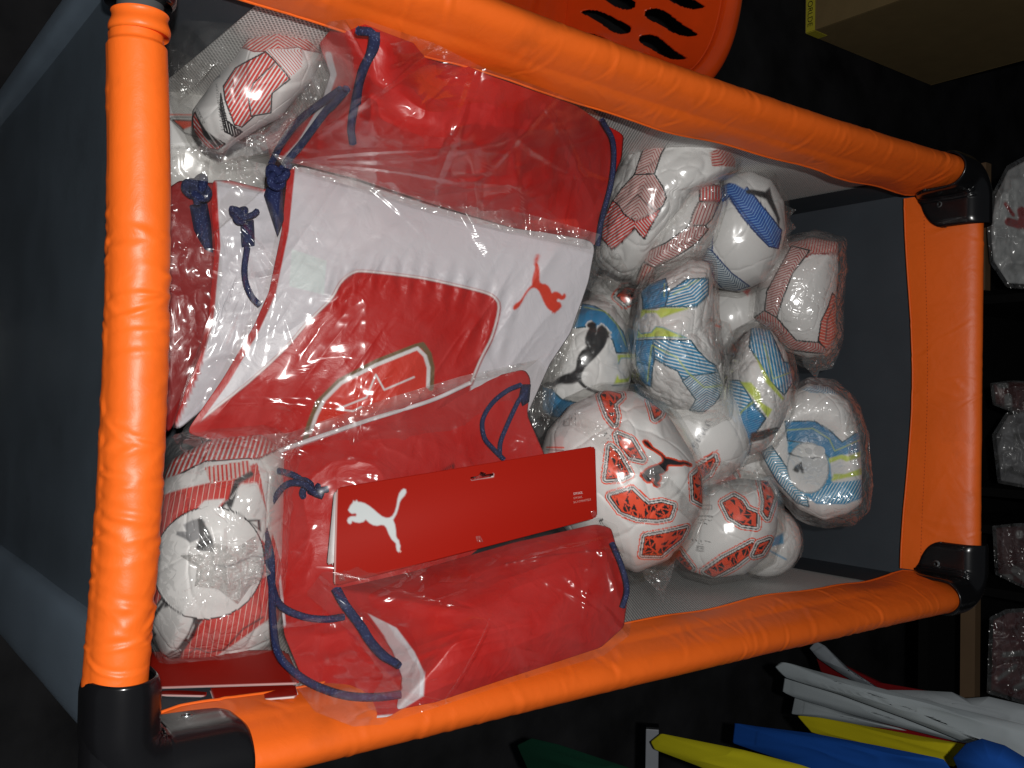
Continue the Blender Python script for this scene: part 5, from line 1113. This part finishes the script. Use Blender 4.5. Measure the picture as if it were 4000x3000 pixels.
# ------------------------------------------------------------------ things standing round the cot
# orange laundry basket with drop-shaped slots
def basket():
    t = thing('laundry_basket', 'bright orange plastic laundry basket with drop-shaped slots beside the cot', 'basket', (-.84, .80, .01))
    mat = plain('orange_plastic', (.80, .075, .008), rough=.22, spec=.6, coat=.3)
    nphi, nh = 1080, 120; H_ = .33
    ph = np.linspace(0, 2*pi, nphi, endpoint=False); h = np.linspace(0, 1, nh)
    def rr(a, bx, by, e): return np.stack([bx*np.sign(np.cos(a))*np.abs(np.cos(a))**e, by*np.sign(np.sin(a))*np.abs(np.sin(a))**e], -1)
    V = []
    for t_ in h:
        xy = rr(ph, .30+.075*t_, .27+.085*t_, .62); V.append(np.c_[xy[:, 0]-.85, xy[:, 1]+.745, np.full(nphi, .02+H_*t_)])
    V = np.array(V)                          # nh, nphi, 3
    F = gridfaces(nh, nphi, True)
    fi = F[:, 0]//nphi; fj = F[:, 0] % nphi
    arc = np.r_[0, np.cumsum(np.linalg.norm(np.diff(V[nh//2], axis=0), axis=1))][fj]; tt = h[fi]
    keep = np.ones(len(F), bool)
    for row, (lo, hi) in enumerate(((.10, .47), (.53, .90))):
        pit = .052; s = (arc/pit+row*.5) % 1-.5; mid = (lo+hi)/2; v = (tt-mid)/(hi-lo)*2
        wd = .27*(1+(.35 if row == 0 else -.35)*v); s = (arc/pit+row*.5+v*.55+.08*np.sin(v*3)) % 1-.5; keep &= ~((np.abs(v) < 1) & (np.abs(s) < wd*np.sqrt(np.clip(1-v*v, 0, 1))))
    o = mesh('basket_wall', V, F[keep], mat, t); s = o.modifiers.new('thickness', 'SOLIDIFY'); s.thickness = .004
    # rolled rim
    xy = rr(ph, .375, .355, .62); prof = [(0, 0), (0, .012), (-.010, .022), (-.026, .022), (-.036, .012), (-.037, -.014)]
    Vr = []
    T = np.roll(xy, -1, 0)-np.roll(xy, 1, 0); T /= np.linalg.norm(T, axis=1, keepdims=True); inn = np.c_[-T[:, 1], T[:, 0]]
    for a, b in spline(prof, 20): Vr.append(np.c_[xy[:, 0]-.85+inn[:, 0]*a, xy[:, 1]+.745+inn[:, 1]*a, np.full(nphi, .02+H_+b)])
    o = mesh('rim', np.array(Vr), gridfaces(20, nphi, True), mat, t)
    # base with a shallow raised panel
    rb = np.linspace(0, 1, 40); Vb = []
    for q in rb:
        xy = rr(ph[::4], .301*q, .271*q, .62+.38*(1-q)*.3); Vb.append(np.c_[xy[:, 0]-.85, xy[:, 1]+.745, np.full(len(ph[::4]), .021+(.006 if q < .72 else 0)+.0*q)])
    o = mesh('basket_base', np.array(Vb), gridfaces(40, nphi//4, True), mat, t)
basket()
# cardboard carton
def carton():
    c1 = PZ(3145, 161, 0.004); c2 = PZ(3637, 307, 0.004)
    print('carton', c1, c2)
    x1 = (c1[0]+c2[0])/2; y0, y1 = c1[1], c2[1]; wx = .60; hh = .62
    t = thing('cardboard_carton', 'brown cardboard carton with yellow printed tape on the dark floor', 'carton', (x1-wx/2, (y0+y1)/2, 0))
    cm = plain('cardboard', (.22, .155, .07), rough=.85, spec=.2, bump=.15, bscale=300)
    th = .004
    box('side_panel', (x1-wx/2, y0+th/2, hh/2+.004), (wx, th, hh), cm, t); box('side_panel', (x1-wx/2, y1-th/2, hh/2+.004), (wx, th, hh), cm, t)
    box('side_panel', (x1-th/2, (y0+y1)/2, hh/2+.004), (th, y1-y0-2*th-.002, hh-.002), cm, t); box('side_panel', (x1-wx+th/2, (y0+y1)/2, hh/2+.004), (th, y1-y0-2*th-.002, hh-.002), cm, t)
    for s in (0, 1): box('flap', (x1-wx/2, y0+(y1-y0)*(.25+.5*s), hh+.006), (wx-.004, (y1-y0)/2-.004, .003), cm, t)
    tm = plain('yellow_tape', (.62, .55, .05), rough=.2, spec=.6)
    tp = box('tape', (x1-.30, y0-.0012, .020), (.60, .0012, .026), tm, t); tp2 = box('tape', (x1+.0012, y0+.025, .020), (.0012, .05, .026), tm, t)
    ink = plain('black_ink', (.01, .01, .01), rough=.5)
    V, T = text_tris('WORLDE  WORLDE'); hgt = .0145; s = hgt/.7; w_ = V[:, 0].max()*s
    P = np.c_[x1-.012-w_+V[:, 0]*s, np.full(len(V), y0-.0030), .013+V[:, 1]*s]; l = mesh('tape_lettering', P, [list(q) for q in T], ink, None, False); put2(l, tp)
    # faint block lettering on the shaded side
    yy = y0+.10
    for k, tx in enumerate(('LW 21 CARTON', 'QTY 24 PCS', 'MADE IN PAKISTAN', 'NET WT 12 KG')):
        V, T = text_tris(tx); s = .03; P = np.c_[np.full(len(V), x1+.0012), yy+V[:, 0]*s, .33-k*.06+V[:, 1]*s]
        pass
carton()
# shelf behind the cot with packed goods
def shelf():
    t = thing('shelf_unit', 'dark shelf unit with a brown wooden front board behind the far rail', 'shelf', (0, 1.9, 0))
    wood = plain('brown_wood', (.10, .06, .03), rough=.6); dark = plain('black_board', (.003, .003, .003), rough=.9, spec=.1)
    yf = 1.62
    def atx(py): return PY(3900, py, yf)[0]
    zt = PY(3860, 900, yf)[2]
    a, b = atx(630), atx(1130)
    box('front_board', ((a+b)/2, yf, zt-.014), (b-a, .02, .028), wood, t)
    c, d = atx(2340), atx(2760); box('front_board', ((c+d)/2, yf-.03, PY(3790, 2550, yf-.03)[2]), (d-c, .02, .028), wood, t)
    box('shelf_board', (.25, yf+.36, zt-.14), (1.3, .66, .02), dark, t)
    box('back_board', (.25, yf+.72, .45), (1.3, .02, .9), dark, t)
    for x in (atx(1160), atx(1930), atx(2080), atx(2330)):
        box('divider', (x, yf+.34, zt/2+.12), (.016, .62, zt+.2), dark, t)
    return zt, yf
ZS, YS = shelf()
def packet(label, P, c, d, col, col2, seed, grp='bagged goods on the shelf behind the cot', n=70, fm=None):
    d = np.asarray(d, float)
    t = thing('wrapped_garment', label, 'wrapped garment', PD(c[0], c[1], float(d.mean() if d.ndim == 0 else d[:, 2].mean())), grp)
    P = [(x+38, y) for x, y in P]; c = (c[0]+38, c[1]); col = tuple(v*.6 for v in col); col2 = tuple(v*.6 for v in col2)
    dd = d.tolist() if d.ndim else [(0, 0, float(d)), (1000, 0, float(d)), (0, 1000, float(d))]
    rs = random.Random(seed); art = []
    for k in range(5):
        a = (c[0]+rs.uniform(-70, 70), c[1]+rs.uniform(-140, 140)); b = (a[0]+rs.uniform(-80, 80), a[1]+rs.uniform(-60, 60)); art.append(('line', K0, [a, b], col2, rs.uniform(12, 34)))
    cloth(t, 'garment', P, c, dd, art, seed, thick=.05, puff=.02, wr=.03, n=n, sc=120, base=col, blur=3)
    scrap(t, [(c[0]+(x-c[0])*1.10, c[1]+(y-c[1])*1.06) for x, y in P], c, [(a, b, e-.05) for a, b, e in dd], seed+3, FILM, 'plastic_bag', amp=.02, n=50)
D0 = lambda v: [(3800, 500, v), (4100, 500, v+.03), (3900, 2700, v)]
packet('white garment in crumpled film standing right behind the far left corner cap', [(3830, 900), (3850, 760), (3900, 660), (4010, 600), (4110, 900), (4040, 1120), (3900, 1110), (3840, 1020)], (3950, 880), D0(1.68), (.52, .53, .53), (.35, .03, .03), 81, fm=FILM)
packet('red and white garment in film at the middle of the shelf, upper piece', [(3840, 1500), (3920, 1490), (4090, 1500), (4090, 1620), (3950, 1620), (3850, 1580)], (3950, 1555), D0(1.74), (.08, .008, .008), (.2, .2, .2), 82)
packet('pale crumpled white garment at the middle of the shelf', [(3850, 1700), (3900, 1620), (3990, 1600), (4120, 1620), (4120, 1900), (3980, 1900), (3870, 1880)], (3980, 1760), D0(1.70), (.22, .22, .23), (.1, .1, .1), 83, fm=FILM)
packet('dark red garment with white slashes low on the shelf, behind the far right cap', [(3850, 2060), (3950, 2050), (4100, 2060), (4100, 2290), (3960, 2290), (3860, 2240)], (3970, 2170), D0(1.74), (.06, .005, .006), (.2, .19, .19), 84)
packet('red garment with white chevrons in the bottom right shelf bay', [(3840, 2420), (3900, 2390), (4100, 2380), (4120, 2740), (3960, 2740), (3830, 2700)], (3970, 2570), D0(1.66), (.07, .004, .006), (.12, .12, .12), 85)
# hanging shirts to the right of the cot, their hems pointing at it
KS = K(2000, 1500, 1.106)
def shirt(label, yw, P, col, seed, wr=.024, hem=None, dirn=15, thick=.022, puff=.012):
    Q = KS(P); c = tuple(Q.mean(0)); DD = []
    for (x, y) in list(Q)+[c]: DD.append((x, y, (yw-CAM[1])/(FW[1]+(x-2000)/FPX*UP[1]+(y-1500)/FPX*RT[1])))
    t = thing('hanging_shirt', label, 'shirt', PD(Q[0][0], Q[0][1], DD[0][2]), 'bright shirts hanging to the right of the cot')
    art = [('line', KS, hem, tuple(v*.72 for v in col), 4)] if hem else []
    cloth(t, 'shirt_body', Q, c, DD, art, seed, thick=thick, puff=puff, wr=wr, n=110, sc=260, base=col, mat=KNITM, blur=1, dirn=dirn, ppow=3)
    e = DD[0]; tube('hanger', [PD(4350, 2600+seed*45, (yw-CAM[1])/(FW[1]+2350/FPX*UP[1])+.01), PD(4480, 2560+seed*45, (yw-CAM[1])/(FW[1]+2480/FPX*UP[1])+.01)], .005, STEEL, t)
WH = (.33, .37, .39)
shirt('dark red shirt wide at the top of the row, behind all the white ones', 1.44, [(1310, 1180), (1380, 1185), (1600, 1290), (1800, 1325), (1900, 1345), (1700, 1400), (1500, 1340), (1330, 1240)], (.16, .006, .008), 1)
shirt('white shirt furthest up the row, its narrow sleeve crossing the dark red cloth', 1.40, [(1283, 1140), (1312, 1110), (1352, 1130), (1450, 1225), (1600, 1325), (1680, 1370), (1500, 1300), (1400, 1240), (1320, 1185)], (.27, .30, .33), 2, hem=[(1290, 1165), (1345, 1130)])
shirt('white shirt with a wavy folded edge in the row, above the largest white one', 1.36, [(1560, 1320), (1750, 1322), (1900, 1330), (1960, 1358), (2060, 1350), (2212, 1385), (2400, 1430), (2400, 1600), (2000, 1480), (1800, 1410)], (.33, .36, .38), 3, wr=.022)
shirt('dark red shirt seen as a thin strip between white and yellow shirts', 1.33, [(1290, 1370), (1500, 1405), (1750, 1480), (1990, 1550), (2000, 1600), (1900, 1590), (1600, 1510), (1420, 1450)], (.22, .006, .010), 4)
shirt('white shirt lowest of the white ones, its hem corner above the yellow tip', 1.31, [(1218, 1355), (1330, 1375), (1480, 1430), (1720, 1500), (1500, 1475), (1350, 1450), (1204, 1425)], WH, 5, hem=[(1265, 1365), (1255, 1430)])
shirt('white shirt with a blunt hem, directly under the largest white one', 1.27, [(1172, 1262), (1300, 1290), (1500, 1360), (1800, 1470), (2000, 1550), (1960, 1555), (1700, 1490), (1400, 1410), (1212, 1352), (1162, 1328)], WH, 6, hem=[(1215, 1275), (1205, 1345)])
shirt('largest white shirt of the row, its sleeve tip reaching nearest the orange rail', 1.20, [(1122, 1218), (1165, 1195), (1300, 1235), (1600, 1315), (1900, 1395), (2212, 1470), (2500, 1560), (2500, 1760), (2212, 1645), (2000, 1565), (1700, 1445), (1400, 1335), (1175, 1270)], WH, 7)
shirt('yellow shirt between the white row and the royal blue shirt', 1.16, [(1225, 1430), (1330, 1440), (1600, 1490), (1980, 1560), (1960, 1620), (1910, 1655), (1600, 1590), (1350, 1520), (1290, 1505)], (.42, .36, .008), 8)
shirt('royal blue shirt with a stitched hem between two yellow ones', 1.10, [(955, 1462), (1060, 1478), (1300, 1508), (1600, 1565), (1870, 1620), (2000, 1800), (1300, 1800), (1180, 1630), (945, 1550)], (.008, .060, .28), 9, hem=[(1062, 1478), (1050, 1560)])
shirt('blue shirt bulging in front at the lower right corner of the picture', 1.00, [(1903, 1615), (1960, 1552), (2030, 1530), (2130, 1560), (2330, 1680), (2330, 1830), (1980, 1830), (1935, 1690)], (.008, .060, .28), 10, wr=.004, puff=.03)
shirt('yellow shirt with its hem tip touching the grey bar end', .86, [(592, 1545), (640, 1508), (700, 1520), (1000, 1580), (1250, 1645), (1500, 1730), (1400, 1800), (1000, 1740), (800, 1650), (610, 1578)], (.42, .38, .010), 11)
shirt('dark green shirt at the lower edge, nearest the orange side rail', .66, [(15, 1560), (80, 1528), (200, 1556), (500, 1655), (800, 1760), (700, 1820), (300, 1800), (60, 1660)], (.003, .028, .015), 12)
# rack bar end
p = PY(2548, 2860, .90)
t = thing('rack_bar', 'grey square bar end of the clothes rack by the yellow shirt tip', 'rack bar', p-np.array([0, 0, .06]))
rm = plain('grey_bar', (.16, .17, .19), rough=.5)
a_ = radians(45); R3 = np.array([[1, 0, 0], [0, cos(a_), -sin(a_)], [0, sin(a_), cos(a_)]])
box('bar_tube', p+np.array([.03, 0, 0]), (.075, .020, .020), rm, t, rot=R3, bevel=.001); box('bar_cap', p+np.array([-.0092, 0, 0]), (.003, .0195, .0195), BLACKP, t, rot=R3)
